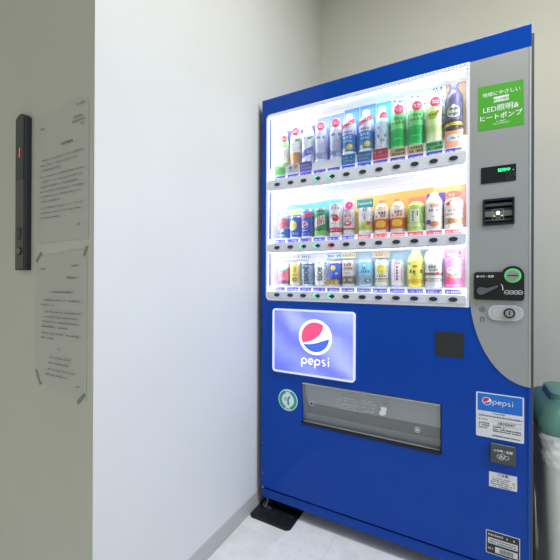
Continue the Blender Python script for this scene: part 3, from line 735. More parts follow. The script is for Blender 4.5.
l, R = bottle_parts(t9, .172, .0265, '#8be88f', '#f3f6f4', '#7fe486', (.006, .13), shoulder=.74, bands=((.012, .078, '#12c25e'),))
mb = MB(); mb.dashes(-.018, .022, .112, .010, c_('#1f9c50'), R=R, lift=.001); mb.dashes(-.018, .022, .096, .012, c_('#2aa45c'), R=R, lift=.001); mb.dashes(-.012, .018, .04, .004, c_('#8af0b4'), R=R, lift=.001, fill=.6); mb.build('label_print', l); neck_sticker(t9, .172, .027, .150, .0155, .006)
dup(t9, (ITEMX[9], SY, 1.5206), 'bright green sample bottle with red tag, right of two alike')
t = sample('drink_bottle', 'bottle', 0, 10, 'pale yellow-green sample bottle with lime label and red tag')
l, R = bottle_parts(t, .185, .0265, '#e2f0b0', '#f4f7f0', '#e3f2b8', (.006, .125), shoulder=.72, bands=((.04, .068, '#d2e894'),))
mb = MB(); mb.disc(-.004, .102, .018, c_('#b9d838'), rz=.015, R=R); mb.disc(.013, .112, .006, c_('#e04a3c'), R=R); mb.dashes(-.014, .006, .100, .009, c_('#3f7a1e'), R=R, lift=.0012)
mb.build('label_print', l); neck_sticker(t, .185, .027, .15, .0155, .006)
t = sample('drink_bottle', 'bottle', 0, 11, 'dark brown sample bottle with yellow band and grey cap, far right of the top row')
l, R = bottle_parts(t, .208, .0275, '#5b5470', '#6a74a0', '#55506a', (.03, .135), shoulder=.70, bands=((.052, .062, '#d9c04a'), (.062, .072, '#35302e'), (.03, .052, '#3a2f30')))
mb = MB(); mb.stroke(arc(0, .10, .019, 0, 360, 26), .003, c_('#b7bd92'), R=R); mb.disc(0, .118, .006, c_('#dfe2d8'), R=R); mb.dashes(-.017, .019, .095, .012, c_('#c8cfa4'), R=R, lift=.001); mb.dashes(-.014, .016, .083, .007, c_('#cfd4d8'), R=R, lift=.001); mb.dashes(-.014, .016, .054, .006, c_('#5a4a20'), R=R, lift=.001)
mb.build('label_print', l)
MB().lathe([(.0145, .174), (.0145, .187)], c_('#eceef6'), seg=20).build('neck_ring', t, smooth=True)

# --- middle row
t = sample('drink_can', 'can', 1, 0, 'small red, blue and green sample can, far left of the middle row')
l, R = can_parts(t, .102, .0245, '#3a60cc', ((.055, .0935, '#d46f84'), (.048, .058, '#a8d8c8')))
mb = MB(); mb.decal([(-.02, .035), (.01, .048), (.024, .085), (-.006, .072)], c_('#e0566c'), R=R, rings=6); mb.stroke([(-.015, .05), (0, .058), (.014, .082)], .004, INKW, R=R); mb.disc(.006, .04, .008, c_('#9fdcb0'), R=R); mb.dashes(-.016, .02, .016, .006, INKW, R=R, lift=.001); mb.build('can_print', l)
t = sample('drink_can', 'can', 1, 1, 'small blue sample can with big pale yellow circle on the middle row')
l, R = can_parts(t, .102, .0265, '#3f66d0')
mb = MB(); mb.disc(-.004, .058, .018, c_('#f3e88a'), rz=.022, R=R); mb.dashes(-.014, .008, .055, .006, c_('#c8b850'), R=R, lift=.001); mb.dashes(-.02, .022, .018, .009, c_('#c9d4f4'), R=R, lift=.001); mb.build('can_print', l)
t = sample('drink_can', 'can', 1, 2, 'tall blue sample can with round red, white and blue emblem on the middle row')
l, R = can_parts(t, .126, .0275, '#2f5ed0', ((.094, .1175, '#b8c4ee'),))
mb = MB(); mb.decal([(-.03, .082), (.03, .092), (.03, .108), (-.03, .098)], c_('#e0506a'), R=R, rings=8); mb.dashes(-.02, .024, .107, .007, c_('#5a70d8'), R=R, lift=.001); globe(mb, -.004, .057, .014, c_('#e03850'), INKW, c_('#2448b8'), R=R); mb.dashes(-.012, .014, .03, .006, c_('#d6defa'), R=R, lift=.0012); mb.dashes(-.02, .024, .016, .005, c_('#98aef0'), R=R, lift=.0012)
mb.build('can_print', l)
t = sample('drink_can', 'can', 1, 3, 'tall green sample can with slanted red lettering on the middle row')
l, R = can_parts(t, .126, .0275, '#2f9e5a', ((.009, .028, '#8ed060'), (.10, .1175, '#7cc8a0')))
mb = MB(); mb.decal([(-.026, .04), (.026, .056), (.026, .096), (-.026, .078)], c_('#dfe6de'), R=R, rings=8)
for a in ([(-.02, .045), (-.019, .078), (-.010, .06), (-.003, .086), (-.004, .05)], [(.002, .052), (.003, .088), (.010, .06)], [(.009, .055), (.016, .09), (.019, .058)]): mb.stroke(a, .0042, c_('#d4283c'), R=R)
mb.decal([(-.02, .03), (-.004, .038), (.02, .034), (.006, .026)], c_('#1d7a3c'), R=R); mb.dashes(-.018, .02, .104, .009, c_('#1d7a48'), R=R, lift=.0015); mb.build('can_print', l)
t = sample('drink_can', 'can', 1, 4, 'tall white sample can with red fruit and red band on the middle row')
l, R = can_parts(t, .138, .0265, '#f4f0f1', ((.016, .036, '#dc3550'),))
mb = MB(); mb.disc(.006, .075, .014, c_('#e23448'), R=R); mb.disc(.002, .079, .005, c_('#f49aa4'), R=R); mb.decal([(-.018, .08), (-.008, .094), (.004, .092), (-.006, .084)], c_('#58b070'), R=R); mb.dashes(-.016, .016, .112, .010, c_('#8a8f98'), R=R, lift=.001); mb.dashes(-.014, .016, .125, .005, c_('#e07088'), R=R, lift=.001); mb.dashes(-.012, .016, .05, .006, c_('#5aa878'), R=R, lift=.001); mb.dashes(-.016, .018, .022, .008, c_('#f6c0c8'), R=R, lift=.001); mb.build('can_print', l)
t = sample('drink_can', 'can', 1, 5, 'slim white and pink sample can with a pink round top card')
l, R = can_parts(t, .105, .0215, '#f6e9ec', ((.024, .030, '#b84a60'),))
mb = MB(); mb.disc(0, .05, .016, c_('#e8566a'), rz=.011, R=R); mb.disc(0, .051, .009, c_('#f9dfe2'), rz=.005, R=R); mb.stroke(arc(0, .078, .013, 0, 360, 20), .003, c_('#e890a4'), R=R); mb.dashes(-.010, .012, .076, .008, c_('#c85878'), R=R, lift=.001); mb.build('can_print', l)
mb = MB(); mb.prism(rrect(-.021, .021, .104, .142, .008), -.002, 0, c_('#f4d4de')); mb.disc(0, .126, .015, c_('#e8488c'), y=-.002); mb.dashes(-.008, .009, .124, .008, INKW, y=-.002, lift=.0006); mb.dashes(-.016, .017, .107, .005, c_('#a8406c'), y=-.002, lift=.0006); mb.build('top_card', t)
t = sample('drink_cup', 'cup', 1, 6, 'white and yellow-green sample cup under a teal header card')
l, R = can_parts(t, .108, .0265, '#f5f6f4', ((.016, .05, '#dbe06a'),), top=False)
mb = MB(); mb.disc(.015, .044, .008, c_('#d84a3e'), R=R); mb.dashes(-.006, .008, .092, .009, c_('#7a8488'), R=R, lift=.001); mb.dashes(-.010, .012, .074, .005, c_('#7a8488'), R=R, lift=.001); mb.dashes(-.010, .012, .062, .008, c_('#5a6468'), R=R, lift=.001); mb.disc(-.012, .030, .009, c_('#a8d060'), R=R); mb.build('can_print', l)
t8 = sample('drink_bottle', 'bottle', 1, 7, 'orange sample bottle with lemon and scribbled white label, left of two alike')
l, R = bottle_parts(t8, .132, .0265, '#f8e4c4', '#f0a070', '#fbe9da', (.006, .092), shoulder=.68, bands=((.014, .056, '#f06a30'), (.006, .014, '#e4e4ea')))
mb = MB(); mb.disc(0, .036, .019, c_('#f9cf3a'), rz=.014, R=R)
mb.decal([(-.03, .052), (.03, .078), (.03, .092), (-.03, .092)], c_('#fdf3ea'), R=R, rings=8)
for k, zz in enumerate((.062, .074, .086)): mb.dashes(-.019 + k * .002, .018, zz, .010, c_('#7a2c2c') if k else c_('#d4402c'), R=R, lift=.0015)
mb.dashes(-.012, .014, .098, .005, c_('#e04a38'), R=.0262, lift=.001); mb.build('label_print', l)
dup(t8, (ITEMX[8], SY, 1.2076), 'orange sample bottle with lemon and scribbled white label, right of two alike')
t = sample('drink_bottle', 'bottle', 1, 9, 'light green tea sample bottle with white square label in front of an orange-red card')
l, R = bottle_parts(t, .112, .0275, '#cfe88a', '#d8ec98', '#c2e26e', (.006, .096), shoulder=.90, neck=.018, capr=.019, caph=.006, bands=((.018, .03, '#e6f4b8'),))
mb = MB(); mb.rect(-.018, .014, .034, .082, c_('#eef5e2'), R=R); mb.stroke([(-.018, .034), (.014, .034), (.014, .082), (-.018, .082)], .0012, c_('#5a7a50'), R=R, closed=True); mb.rect(.006, .010, .056, .076, c_('#c85048'), R=R)
for k in range(4): mb.dashes(-.010, -.002, .038 + k * .010, .008, c_('#55684e'), R=R, lift=.0012, fill=1)
mb.rect(.018, .024, .02, .088, c_('#6ac048'), R=R); mb.build('label_print', l)
t = sample('drink_bottle', 'bottle', 1, 10, 'white sample bottle with orange print in front of a purple card, middle row')
l, R = bottle_parts(t, .138, .0275, '#f4f3f6', '#fbf6ec', '#f5f5f7', (.006, .100), shoulder=.74, neck=.013, bands=((.006, .012, '#cfd0d6'),))
mb = MB(); mb.dashes(-.010, .012, .084, .010, c_('#ee9a3c'), R=R, lift=.001, fill=1); mb.dashes(-.014, .016, .068, .008, c_('#4c4c80'), R=R, lift=.001); mb.dashes(-.012, .012, .048, .004, c_('#d86a50'), R=R, lift=.001, fill=.5); mb.disc(.004, .022, .017, c_('#d88a58'), rz=.010, R=R); mb.disc(-.016, .03, .009, c_('#5a50a8'), R=R); mb.build('label_print', l)
t = sample('drink_bottle', 'bottle', 1, 11, 'beige sample bottle with brown picture and red round header, far right of the middle row')
l, R = bottle_parts(t, .112, .028, '#e6d8cc', '#efe3d8', '#f1e8df', (.006, .098), shoulder=.90, neck=.018, capr=.019, caph=.006, bands=((.018, .040, '#c9a587'), (.048, .058, '#d9c6b2')))
mb = MB(); mb.stroke(arc(0, .084, .018, 0, 180, 14), .002, c_('#7a6a60'), R=R); mb.disc(0, .078, .012, c_('#cfc2b6'), rz=.009, R=R); mb.dashes(-.016, .018, .062, .008, c_('#6a5c54'), R=R, lift=.001); mb.disc(-.016, .09, .007, c_('#e04c4c'), R=R); mb.dashes(-.018, .02, .048, .006, c_('#8a6a54'), R=R, lift=.001); mb.disc(0, .028, .018, c_('#a87a52'), rz=.008, R=R); mb.build('label_print', l)
mb = MB(); mb.prism([(.023 * math.cos(a * PI / 12), .127 + .0125 * math.sin(a * PI / 12)) for a in range(24)], -.002, 0, c_('#e8705c')); mb.dashes(-.014, .016, .121, .010, c_('#fbd6c4'), y=-.002); mb.build('top_card', t)

# --- bottom row
t = sample('drink_can', 'can', 2, 0, 'small pink sample can with rainbow stripe, far left of the bottom row')
l, R = can_parts(t, .104, .0235, '#ee6a86', ((.009, .024, '#7a4aa0'), (.082, .0955, '#f6d8d0')))
mb = MB(); mb.decal([(-.024, .060), (.024, .078), (.024, .088), (-.024, .070)], INKW, R=R, rings=8); mb.decal([(-.024, .053), (.024, .070), (.024, .078), (-.024, .061)], c_('#38bcd0'), R=R, rings=8); mb.disc(-.008, .083, .007, c_('#f0b848'), R=R); mb.dashes(-.014, .016, .030, .005, INKW, R=R, lift=.001); mb.build('can_print', l)
t = sample('drink_can', 'can', 2, 1, 'small yellow sample can, second on the bottom row')
l, R = can_parts(t, .104, .0235, '#eede7c')
mb = MB(); mb.disc(.002, .072, .009, c_('#c8a838'), rz=.014, R=R); mb.dashes(-.014, .016, .044, .008, c_('#b89838'), R=R, lift=.001); mb.disc(.004, .028, .014, c_('#8a7468'), rz=.009, R=R); mb.dashes(-.014, .016, .024, .008, c_('#f2e2a0'), R=R, lift=.001); mb.build('can_print', l)
def vertical_word(mb, word, R, m, x=.002, z=.052, size=.021):
    mb.text(word, x - size * .34, z, size, m, R=R, bold=.02, rot=-PI / 2, lift=.0008)
t = sample('coffee_can', 'can', 2, 2, 'small slate-blue sample can with dark lettering up its side on the bottom row')
l, R = can_parts(t, .106, .0255, '#8fa0bc', ((.009, .014, '#5a6680'), (.09, .096, '#5a6680')))
mb = MB(); vertical_word(mb, 'BOSS', R, c_('#2f3a52'), size=.029); mb.disc(-.016, .08, .005, c_('#3c465c'), R=R); mb.build('can_print', l)
t = sample('coffee_can', 'can', 2, 3, 'small white sample can with black lettering up its side')
l, R = can_parts(t, .102, .0245, '#f0f1f4')
mb = MB(); vertical_word(mb, 'BOSS', R, c_('#33363c'), x=.004, size=.026); mb.dashes(-.022, -.016, .05, .005, c_('#9a9ca4'), R=R); mb.build('can_print', l)
t = sample('coffee_can', 'can', 2, 4, 'small blue sample can with yellow face and gold coins on the bottom row')
l, R = can_parts(t, .104, .0245, '#2f55c8')
mb = MB(); mb.rect(-.014, .018, .045, .092, c_('#4468d4'), R=R); mb.disc(-.004, .076, .011, c_('#ecd07a'), R=R); mb.disc(.010, .054, .005, c_('#c9d6f4'), R=R); mb.build('can_print', l)
mb = MB()
for dx in (-.022, -.006, .010): mb.cyl_y(dx, .016 + .002 * (dx > -.01), .0115, -.0315, -.029, c_('#e0b040'), 22); mb.disc(dx, .017, .006, c_('#f2d678'), y=-.0316)
mb.build('coin_card', t, label='three gold coins')
t = sample('coffee_can', 'can', 2, 5, 'small beige and brown sample can with a dark lower label on the bottom row')
l, R = can_parts(t, .107, .0255, '#d9c9bd', ((.012, .042, '#8a7868'), (.047, .064, '#e4dcd8')))
mb = MB(); mb.dashes(-.014, .016, .084, .011, c_('#9a4a40'), R=R, lift=.001); mb.dashes(-.014, .016, .070, .009, c_('#7a6258'), R=R, lift=.001); mb.dashes(-.014, .016, .052, .006, c_('#8a8480'), R=R, lift=.001); mb.stroke([(-.016, .018), (.018, .018), (.018, .036), (-.016, .036)], .0015, c_('#e2d6c4'), R=R, closed=True); mb.dashes(-.013, .016, .023, .009, c_('#e8e0d0'), R=R, lift=.001); mb.build('can_print', l)
t = sample('coffee_can', 'can', 2, 6, 'small light blue sample can with a grey-blue lower picture')
l, R = can_parts(t, .107, .0265, '#8fd0e8', ((.012, .046, '#9db4c4'),))
mb = MB(); mb.disc(0, .086, .006, c_('#d8f0f8'), R=R); mb.disc(-.002, .073, .006, c_('#4aa0cc'), R=R); mb.dashes(-.014, .016, .056, .009, c_('#1c5c9c'), R=R, lift=.001, fill=1); mb.disc(.014, .025, .011, c_('#3c68b0'), rz=.009, R=R); mb.disc(.014, .025, .005, c_('#c8d8ec'), R=R); mb.dashes(-.018, .0, .022, .005, c_('#c9d4d8'), R=R, lift=.001); mb.build('can_print', l)
t = sample('coffee_can', 'can', 2, 7, 'small white sample can with large lemon circle on the bottom row')
l, R = can_parts(t, .107, .0235, '#f3f2ea', ((.020, .026, '#e8d248'), (.029, .033, '#5a5a5a')))
mb = MB(); mb.disc(.002, .068, .017, c_('#eedd58'), rz=.020, R=R); mb.stroke(arc(.002, .070, .010, 30, 330, 14), .002, c_('#d0b840'), R=R); mb.dashes(-.012, .014, .039, .008, c_('#4f5a86'), R=R, lift=.001, fill=1); mb.dashes(-.014, .004, .09, .006, c_('#e08a98'), R=R, lift=.001); mb.build('can_print', l)
t = sample('drink_can', 'can', 2, 8, 'small white sample can with thin pink frame and red top on the bottom row')
l, R = can_parts(t, .104, .0225, '#f6eef3')
mb = MB(); mb.stroke([(-.008, .022), (.016, .022), (.016, .085), (-.008, .085)], .0015, c_('#e878a8'), R=R, closed=True)
for k in range(5): mb.dashes(-.002, .006, .026 + k * .0115, .010, c_('#b03878') if k % 2 else c_('#4a4a80'), R=R, lift=.001, fill=1)
mb.dashes(-.009, .012, .088, .008, c_('#c83848'), R=R, lift=.001, fill=1); mb.build('can_print', l)
t = sample('drink_bottle', 'bottle', 2, 9, 'bright yellow sample bottle with white cap on the bottom row')
l, R = bottle_parts(t, .140, .0275, '#f2ec7c', '#f8f7f4', '#f2ea5c', (.006, .098), shoulder=.70, neck=.013, capr=.0155, bands=((.014, .030, '#f0c03a'), (.090, .098, '#c8dc78')))
mb = MB(); mb.disc(.000, .078, .009, c_('#d8432e'), rz=.004, R=R); mb.dashes(-.018, .020, .054, .012, c_('#4a5a34'), R=R, lift=.001); mb.dashes(-.006, .008, .046, .005, c_('#8a8a40'), R=R, lift=.001); mb.disc(-.020, .088, .006, c_('#5cc08a'), R=R); mb.build('label_print', l)
t = sample('drink_bottle', 'bottle', 2, 10, 'grey and white sample bottle with brown bands on the bottom row')
l, R = bottle_parts(t, .142, .0285, '#e9ebf2', '#f0f1f6', '#dcdadd', (.006, .112), shoulder=.86, neck=.02, capr=.021, caph=.006, bands=((.088, .112, '#eef0f6'), (.044, .054, '#8a6a62'), (.022, .034, '#a39490')))
mb = MB(); mb.stroke(arc(0, .108, .022, 20, 160, 10), .002, c_('#7a86a8'), R=R); mb.disc(0, .072, .019, c_('#c9c4c2'), rz=.014, R=R); mb.dashes(-.015, .018, .072, .009, c_('#5a5654'), R=R, lift=.001); mb.dashes(-.013, .016, .060, .008, c_('#6a6462'), R=R, lift=.001); mb.disc(.016, .052, .006, c_('#c84848'), R=R); mb.dashes(-.018, .02, .025, .006, c_('#f0e8e0'), R=R, lift=.001); mb.build('label_print', l)
t = sample('drink_bottle', 'bottle', 2, 11, 'pink sample bottle with white oval, far right of the bottom row')
l, R = bottle_parts(t, .120, .0275, '#f48ab4', '#f7e6ee', '#f29ac4', (.006, .098), shoulder=.86, neck=.017, capr=.019, caph=.010, bands=((.012, .036, '#ea5a92'), (.030, .036, '#f0b070'), (.080, .098, '#d9a0dc')))
mb = MB(); mb.disc(0, .062, .020, c_('#f8ecf2'), rz=.014, R=R); mb.dashes(-.012, .014, .060, .007, c_('#b888b8'), R=R, lift=.001); mb.disc(.008, .046, .006, c_('#5aa860'), R=R); mb.disc(-.01, .044, .005, c_('#f0a050'), R=R); mb.build('label_print', l)

# ------------------------------------------------------------------ floor pad, left-wall things
mb = MB(); mb.prism([(0, 0)], 0, 0, BLACK) if False else None
pts = rrect(-.019, .178, -.066, .11, .022)
RUB = mat('black_rubber', '#17181b', .45, noise=.3, nscale=40)
n = len(pts); ins = rrect(-.009, .168, -.056, .10, .018)
mb.add([(x, y, 0.0006) for x, y in pts] + [(x, y, .005) for x, y in pts] + [(x, y, .0088) for x, y in ins], [(i, (i + 1) % n, n + (i + 1) % n, n + i) for i in range(n)] + [(n + i, n + (i + 1) % n, 2 * n + (i + 1) % n, 2 * n + i) for i in range(n)] + [tuple(range(2 * n, 3 * n)), tuple(range(n - 1, -1, -1))], RUB)
pad = tag(mb.build('foot_pad', smooth=True), 'black rubber pad on the floor under the machine\'s front left foot', 'foot pad')
mb = MB()
for _ in range(16):
    x, y, r = random.uniform(.0, .16), random.uniform(-.052, .02), random.uniform(.0008, .002); mb.add([(x + r * math.cos(a), y + r * math.sin(a), .0091) for a in [k * PI / 3 for k in range(6)]], [tuple(range(6))], c_('#8a8c90'))
d = mb.build('dust_specks', pad); d['kind'] = 'stuff'

# lift call panel
YW = -.77
pn = thing('call_panel', 'narrow black wall panel with a small red display and two buttons', 'control panel', (0, YW, 0))
mb = MB(); xL, xR = -.3835, -.3245
top = [(xR, 1.503)] + [(xR - (xR - xL) * k / 10, 1.503 + .012 * math.sin(PI * k / 10) + .004 * k / 10) for k in range(1, 10)] + [(xL, 1.504)]
mb.prism([(xL, 1.052), (xR, 1.052)] + top, -.016, 0, mat('panel_side_black', '#161a19', .4)); mb.build('housing', pn, bevel=.002)
mb = MB(); mb.box(xL + .003, xR - .010, -.0172, -.016, 1.056, 1.3195, mat('panel_bronze', '#56524b', .4, metal=.15)); mb.build('faceplate', pn, bevel=.0005, label='dark bronze faceplate')
mb = MB(); mb.prism([(xL + .003, 1.3195), (xR - .010, 1.3195), (xR - .010, 1.504), (xR - .03, 1.512), (xL + .02, 1.511), (xL + .003, 1.504)], -.0172, -.016, mat('panel_screen', '#0e1010', .2)); s_ = mb.build('display_screen', pn)
mb = MB(); RL = mat('led_red', '#ff6a44', .5, emit=.75); y = -.0174
xc = -.3565
for k, (w, h) in enumerate(((.004, .005), (.0055, .0035), (.0055, .0035), (.0045, .0035))):
    zz = 1.412 - k * .0075; mb.stroke([(xc - w / 2, zz), (xc + w / 2, zz)], h, RL, y=y)
    mb.stroke([(xc, zz + .004), (xc, zz - .004)], .002, RL, y=y)
mb.build('red_indicator', s_, label='small glowing red indicator')
for zz, nm in ((1.160, 0), (1.1085, 1)):
    mb = MB()
    if nm == 0: mb.prism(rrect(-.3665, -.3445, zz - .019, zz + .019, .003), -.0185, -.017, BLACK); mb.prism(rrect(-.3610, -.350, zz - .011, zz + .011, .002), -.0195, -.0185, mat('lens_dark', '#30302e', .3)); mb.build('call_button', pn, bevel=.0006)
    else: mb.cyl_y(-.3555, zz, .013, -.0185, -.017, BLACK, 28); mb.cyl_y(-.3545, zz, .0095, -.0215, -.0185, mat('key_steel', '#7d7b76', .25, metal=.9), 24); mb.build('key_switch', pn, bevel=.0006)

# paper notices in clear film
def paper(name, label, pts_, film, lines, tapes, warp):
    t = thing(name, label, 'notice', (0, YW, 0))
    PAPER = mat('notice_paper', '#d0d1cb', .6); nx, nz = 10, 14
    def grid(x0, x1, z0, z1, yo, m, skew=None):
        mb = MB(); vs = []
        for j in range(nz + 1):
            for i in range(nx + 1):
                u, v = i / nx, j / nz; x = x0 + (x1 - x0) * u; z = z0 + (z1 - z0) * v
                if skew: x, z = skew(u, v)
                y = -yo - warp * (math.sin(u * PI * 2.3 + v * 2) * .5 + .5) * (1 - abs(2 * u - 1)) 
                vs.append((x, y, z))
        fs = [(j * (nx + 1) + i, j * (nx + 1) + i + 1, (j + 1) * (nx + 1) + i + 1, (j + 1) * (nx + 1) + i) for j in range(nz) for i in range(nx)]
        n_ = len(vs); vs2 = vs + [(a, b + .0004, c) for a, b, c in vs]; fs2 = fs + [tuple(n_ + q for q in reversed(f)) for f in fs]
        rim = [i for i in range(nx + 1)] + [(j + 1) * (nx + 1) - 1 for j in range(1, nz + 1)] + [nz * (nx + 1) + i for i in range(nx - 1, -1, -1)] + [j * (nx + 1) for j in range(nz - 1, 0, -1)]
        fs2 += [(rim[i], n_ + rim[i], n_ + rim[(i + 1) % len(rim)], rim[(i + 1) % len(rim)]) for i in range(len(rim))]
        return mb.add(vs2, fs2, m)
    grid(*pts_, .0012, PAPER, film).build('paper_sheet', t, smooth=True)
    for x0, x1, z, h, fl in lines:
        mb = MB(); mb.dashes(x0, x1, z, h * .8, c_('#84898a'), y=-.0017 - warp, fill=fl); mb.build('printed_line', t)
    for tp in tapes:
        mb = MB(); (xa, za), (xb, zb), w = tp; d = Vector((xb - xa, zb - za)).normalized(); nn = Vector((-d.y, d.x)) * w / 2
        q = [(xa + nn.x, za + nn.y), (xa - nn.x, za - nn.y), (xb - nn.x, zb - nn.y), (xb + nn.x, zb + nn.y)]
        mb.prism(q[::1], -.0026, -.0001, clear_mat('tape_film', '#d6d7cc', rough=.3, haze=.3, hcol='#dcdcd0')); mb.build('adhesive_tape', t)
    return t
L1 = [(-.095, -.058, 1.484, .006, .95), (-.268, -.246, 1.452, .007, 1), (-.106, -.06, 1.452, .006, .9), (-.112, -.06, 1.441, .006, .9), (-.075, -.06, 1.430, .006, .9), (-.165, -.115, 1.392, .010, 1)]
z = 1.362
for i in range(12):
    if i in (3, 9): z -= .004
    L1.append((-.268 + (.008 if i in (0, 4) else 0), -.062 - (.11 if i in (2, 8, 11) else 0.01 * (i % 3)), z, .0046, .75)); z -= .0142
L1.append((-.088, -.076, 1.168, .007, 1))
paper('paper_notice', 'upper paper notice in clear film taped beside the wall panel', (-.290, -.046, 1.13, 1.498), None, L1,
      [], .003)
def sk(u, v):
    x = -.287 + .236 * u; z = .712 + .380 * v
    x += -.014 * (1 - u) * math.sin(PI * v * .9 + .3) ; z += .012 * u * v + (.03 * (1 - u) ** 3) * (1 - v) ** 3 - .002 * (1 - v)
    return x, z
L2 = [(-.115, -.075, 1.060, .005, .9), (-.262, -.24, 1.052, .006, 1), (-.135, -.085, 1.027, .006, .9), (-.215, -.105, .988, .006, .95)]
for z, a, b2 in ((.965, -.245, -.075), (.951, -.258, -.19), (.932, -.245, -.075), (.918, -.255, -.075), (.904, -.25, -.075), (.890, -.258, -.13), (.872, -.255, -.078), (.858, -.258, -.2), (.832, -.175, -.165), (.806, -.215, -.115), (.790, -.22, -.125), (.772, -.24, -.1), (.757, -.235, -.13), (.742, -.09, -.075)): L2.append((a, b2, z, .0055, .85))
paper('paper_notice', 'lower paper notice with curling left edge, held by corner tapes', (-.287, -.05, .712, 1.09), sk, L2,
      [((-.292, 1.076), (-.268, 1.100), .010), ((-.062, 1.086), (-.050, 1.110), .010), ((-.292, .762), (-.268, .722), .009), ((-.088, .700), (-.056, .728), .010)], .004)

# ------------------------------------------------------------------ bin in the gap right of the machine
bt = thing('trash_bin', 'grey plastic trash bin with dark green lid, right of the vending machine', 'trash bin', (1.235, .215, 0))
def rr3(cx, cy, hx, hy, r, z, seg=6):
    p = []
    for sx, sy, a0 in ((1, -1, -90), (1, 1, 0), (-1, 1, 90), (-1, -1, 180)):
        for k in range(seg + 1):
            a = math.radians(a0 + 90 * k / seg); p.append((cx + sx * (hx - r) + r * math.cos(a), cy + sy * (hy - r) + r * math.sin(a), z))
    return p
def loft(mb, rings_, m, cap0=True, cap1=True):
    n = len(rings_[0]); vs = [v for r in rings_ for v in r]
    fs = [(j * n + i, j * n + (i + 1) % n, (j + 1) * n + (i + 1) % n, (j + 1) * n + i) for j in range(len(rings_) - 1) for i in range(n)]
    if cap0: fs.append(tuple(range(n - 1, -1, -1)))
    if cap1: fs.append(tuple(range((len(rings_) - 1) * n, len(rings_) * n)))
    return mb.add(vs, fs, m)
mb = MB(); loft(mb, [rr3(0, 0, .178, .13, .03, 0.0005), rr3(0, 0, .182, .134, .03, .01), rr3(0, 0, .206, .158, .035, .535), rr3(0, 0, .212, .164, .035, .537), rr3(0, 0, .212, .164, .035, .547)], mat('bin_grey', '#e2e8e5', .45))
mb.build('bin_body', bt, smooth=True)
TEAL = mat('lid_teal', '#5a8a80', .4)
mb = MB(); loft(mb, [rr3(0, 0, .219, .171, .04, .538), rr3(0, 0, .221, .173, .04, .542), rr3(0, 0, .219, .171, .04, .575), rr3(0, 0, .195, .15, .045, .615), rr3(0, 0, .17, .13, .045, .628), rr3(0, 0, .165, .125, .04, .632)], TEAL)
lid = mb.build('lid', bt, smooth=True, label='dark green lid')
mb = MB(); loft(mb, [rr3(-.10, .0, .08, .09, .03, .62), rr3(-.10, .0, .075, .085, .03, .648), rr3(-.10, .0, .065, .075, .03, .655)], TEAL); mb.build('lid_hump', lid, smooth=True)
# plastic bag over the rim
bag = MB(); rings_ = []
for j in range(15):
    z = .552 - .125 * j / 14; r = []
    for q, (x, y, _) in enumerate(rr3(0, 0, .2165 - .0125 * (j / 14), .1685 - .0125 * (j / 14), .036, z, 14)):
        w = .0045 * math.sin(q * .35 + j * 1.25) * math.sin(j * .5) + .0012 * math.sin(q * 1.1 - j * 1.3)
        l = math.hypot(x, y); r.append((x * (1 + w / l), y * (1 + w / l), z + .004 * math.sin(q * .45) * (j / 14) + (-.012 * math.sin(q * .11) * (j / 14))))
    rings_.append(r)
loft(bag, rings_, mat('bag_film', '#eef2f4', .35, bump=.25, bscale=18), False, False)
bg = bag.build('plastic_bag', None, smooth=True, loc=(1.235, .215, 0)); tag(bg, 'crumpled translucent white bag folded over the rim of the grey trash bin', 'plastic bag')
so = bg.modifiers.new('thick', 'SOLIDIFY'); so.thickness = .0012; so.offset = 1
# dark slats standing in the gap
DK = mat('dark_brown_steel', '#231d1a', .45)
ro = thing('folded_stand', 'dark folded metal stand leaning upright in the gap beside the trash bin', 'stand', (1.008, .11, 0))
MB().box(-.0065, .0005, .0, .03, .001, .50, DK).build('flat_bar', ro, bevel=.001)
MB().rod((.004, -.01, .001), (-.001, .012, .49), .0035, DK).build('rod', ro, smooth=True)
MB().rod((.0065, .03, .001), (.004, .05, .47), .003, mat('rod_grey', '#4a4440', .4)).build('rod', ro, smooth=True)

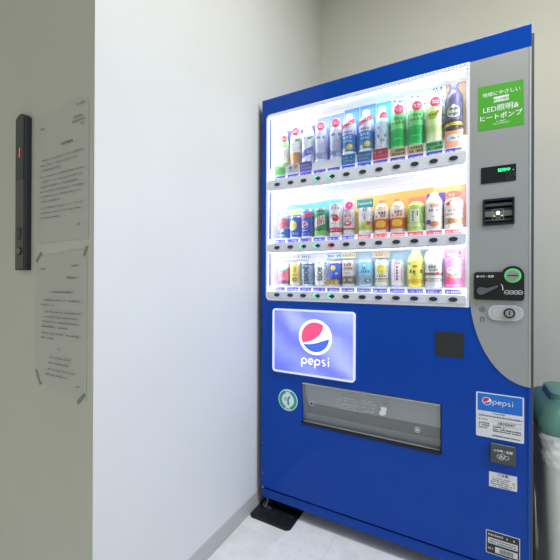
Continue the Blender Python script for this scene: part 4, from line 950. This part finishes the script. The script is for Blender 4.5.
# ------------------------------------------------------------------ light
def area(name, loc, rot, sx, sy, power, col):
    l = bpy.data.lights.new(name, 'AREA'); l.shape = 'RECTANGLE'; l.size = sx; l.size_y = sy; l.energy = power; l.color = col
    o = bpy.data.objects.new(name, l); COL.objects.link(o); o.location = loc; o.rotation_euler = rot
    return o
COOL = (.80, .88, 1.0)
area('led_light_top', (.423, .022, 1.7445), (math.radians(0), 0, 0), .74, .012, 1.1, COOL)
area('led_light_middle', (.423, .0155, 1.4145), (0, 0, 0), .74, .005, .8, COOL)
area('led_light_bottom', (.423, .0155, 1.1425), (0, 0, 0), .74, .005, .6, COOL)
area('side_fill_light', (.0350, .0105, 1.35), (0, math.radians(-90), 0), .78, .008, 1.3, COOL)  # pair of upright fills added inside the window to light the samples evenly
area('side_fill_light', (.8100, .0105, 1.35), (0, math.radians(90), 0), .78, .008, 1.0, COOL)
# added cool fill from the right, making up the display's glow on the wall
wall_fill = area('wall_fill_light', (2.9, -.66, 2.0), (0, 0, 0), .7, 1.3, 10.9, (.53, .64, 1.05)); wall_fill.data.spread = math.radians(75)
wall_fill.rotation_euler = (Vector((-.024, -.46, .75)) - Vector(wall_fill.location)).to_track_quat('-Z', 'Y').to_euler()
for zr in (1.4665, 1.1885, .9795):
    area('rail_fill_light', (.423, .0088, zr), (math.radians(135), 0, 0), .74, .004, .07, COOL)  # fill added above each rail to brighten the cards and tags
# ceiling lamp of the hall, outside the picture
area('ceiling_lamp', (1.35, -.62, 2.93), (0, 0, 0), 1.2, .3, 33, (1.0, .97, .87))
w = bpy.data.worlds.new('hall_ambient'); sc.world = w; w.use_nodes = True
w.node_tree.nodes['Background'].inputs[0].default_value = (.93, .96, .88, 1); w.node_tree.nodes['Background'].inputs[1].default_value = .43

# ------------------------------------------------------------------ camera
cam = bpy.data.cameras.new('camera'); co = bpy.data.objects.new('camera', cam); COL.objects.link(co)
cam.sensor_width = 36; cam.lens = 36 * 342.6 / 560; cam.clip_start = .02
co.matrix_world = Matrix.Translation((.810, -1.309, 1.024)) @ Matrix.Rotation(.4992, 4, 'Z') @ Matrix.Rotation(PI / 2 + .0016, 4, 'X') @ Matrix.Rotation(.0038, 4, 'Z')
sc.camera = co
vs_ = sc.view_settings; vs_.view_transform = 'Standard'; vs_.look = 'None'; vs_.gamma = 1; vs_.use_curve_mapping = False; vs_.exposure = 0
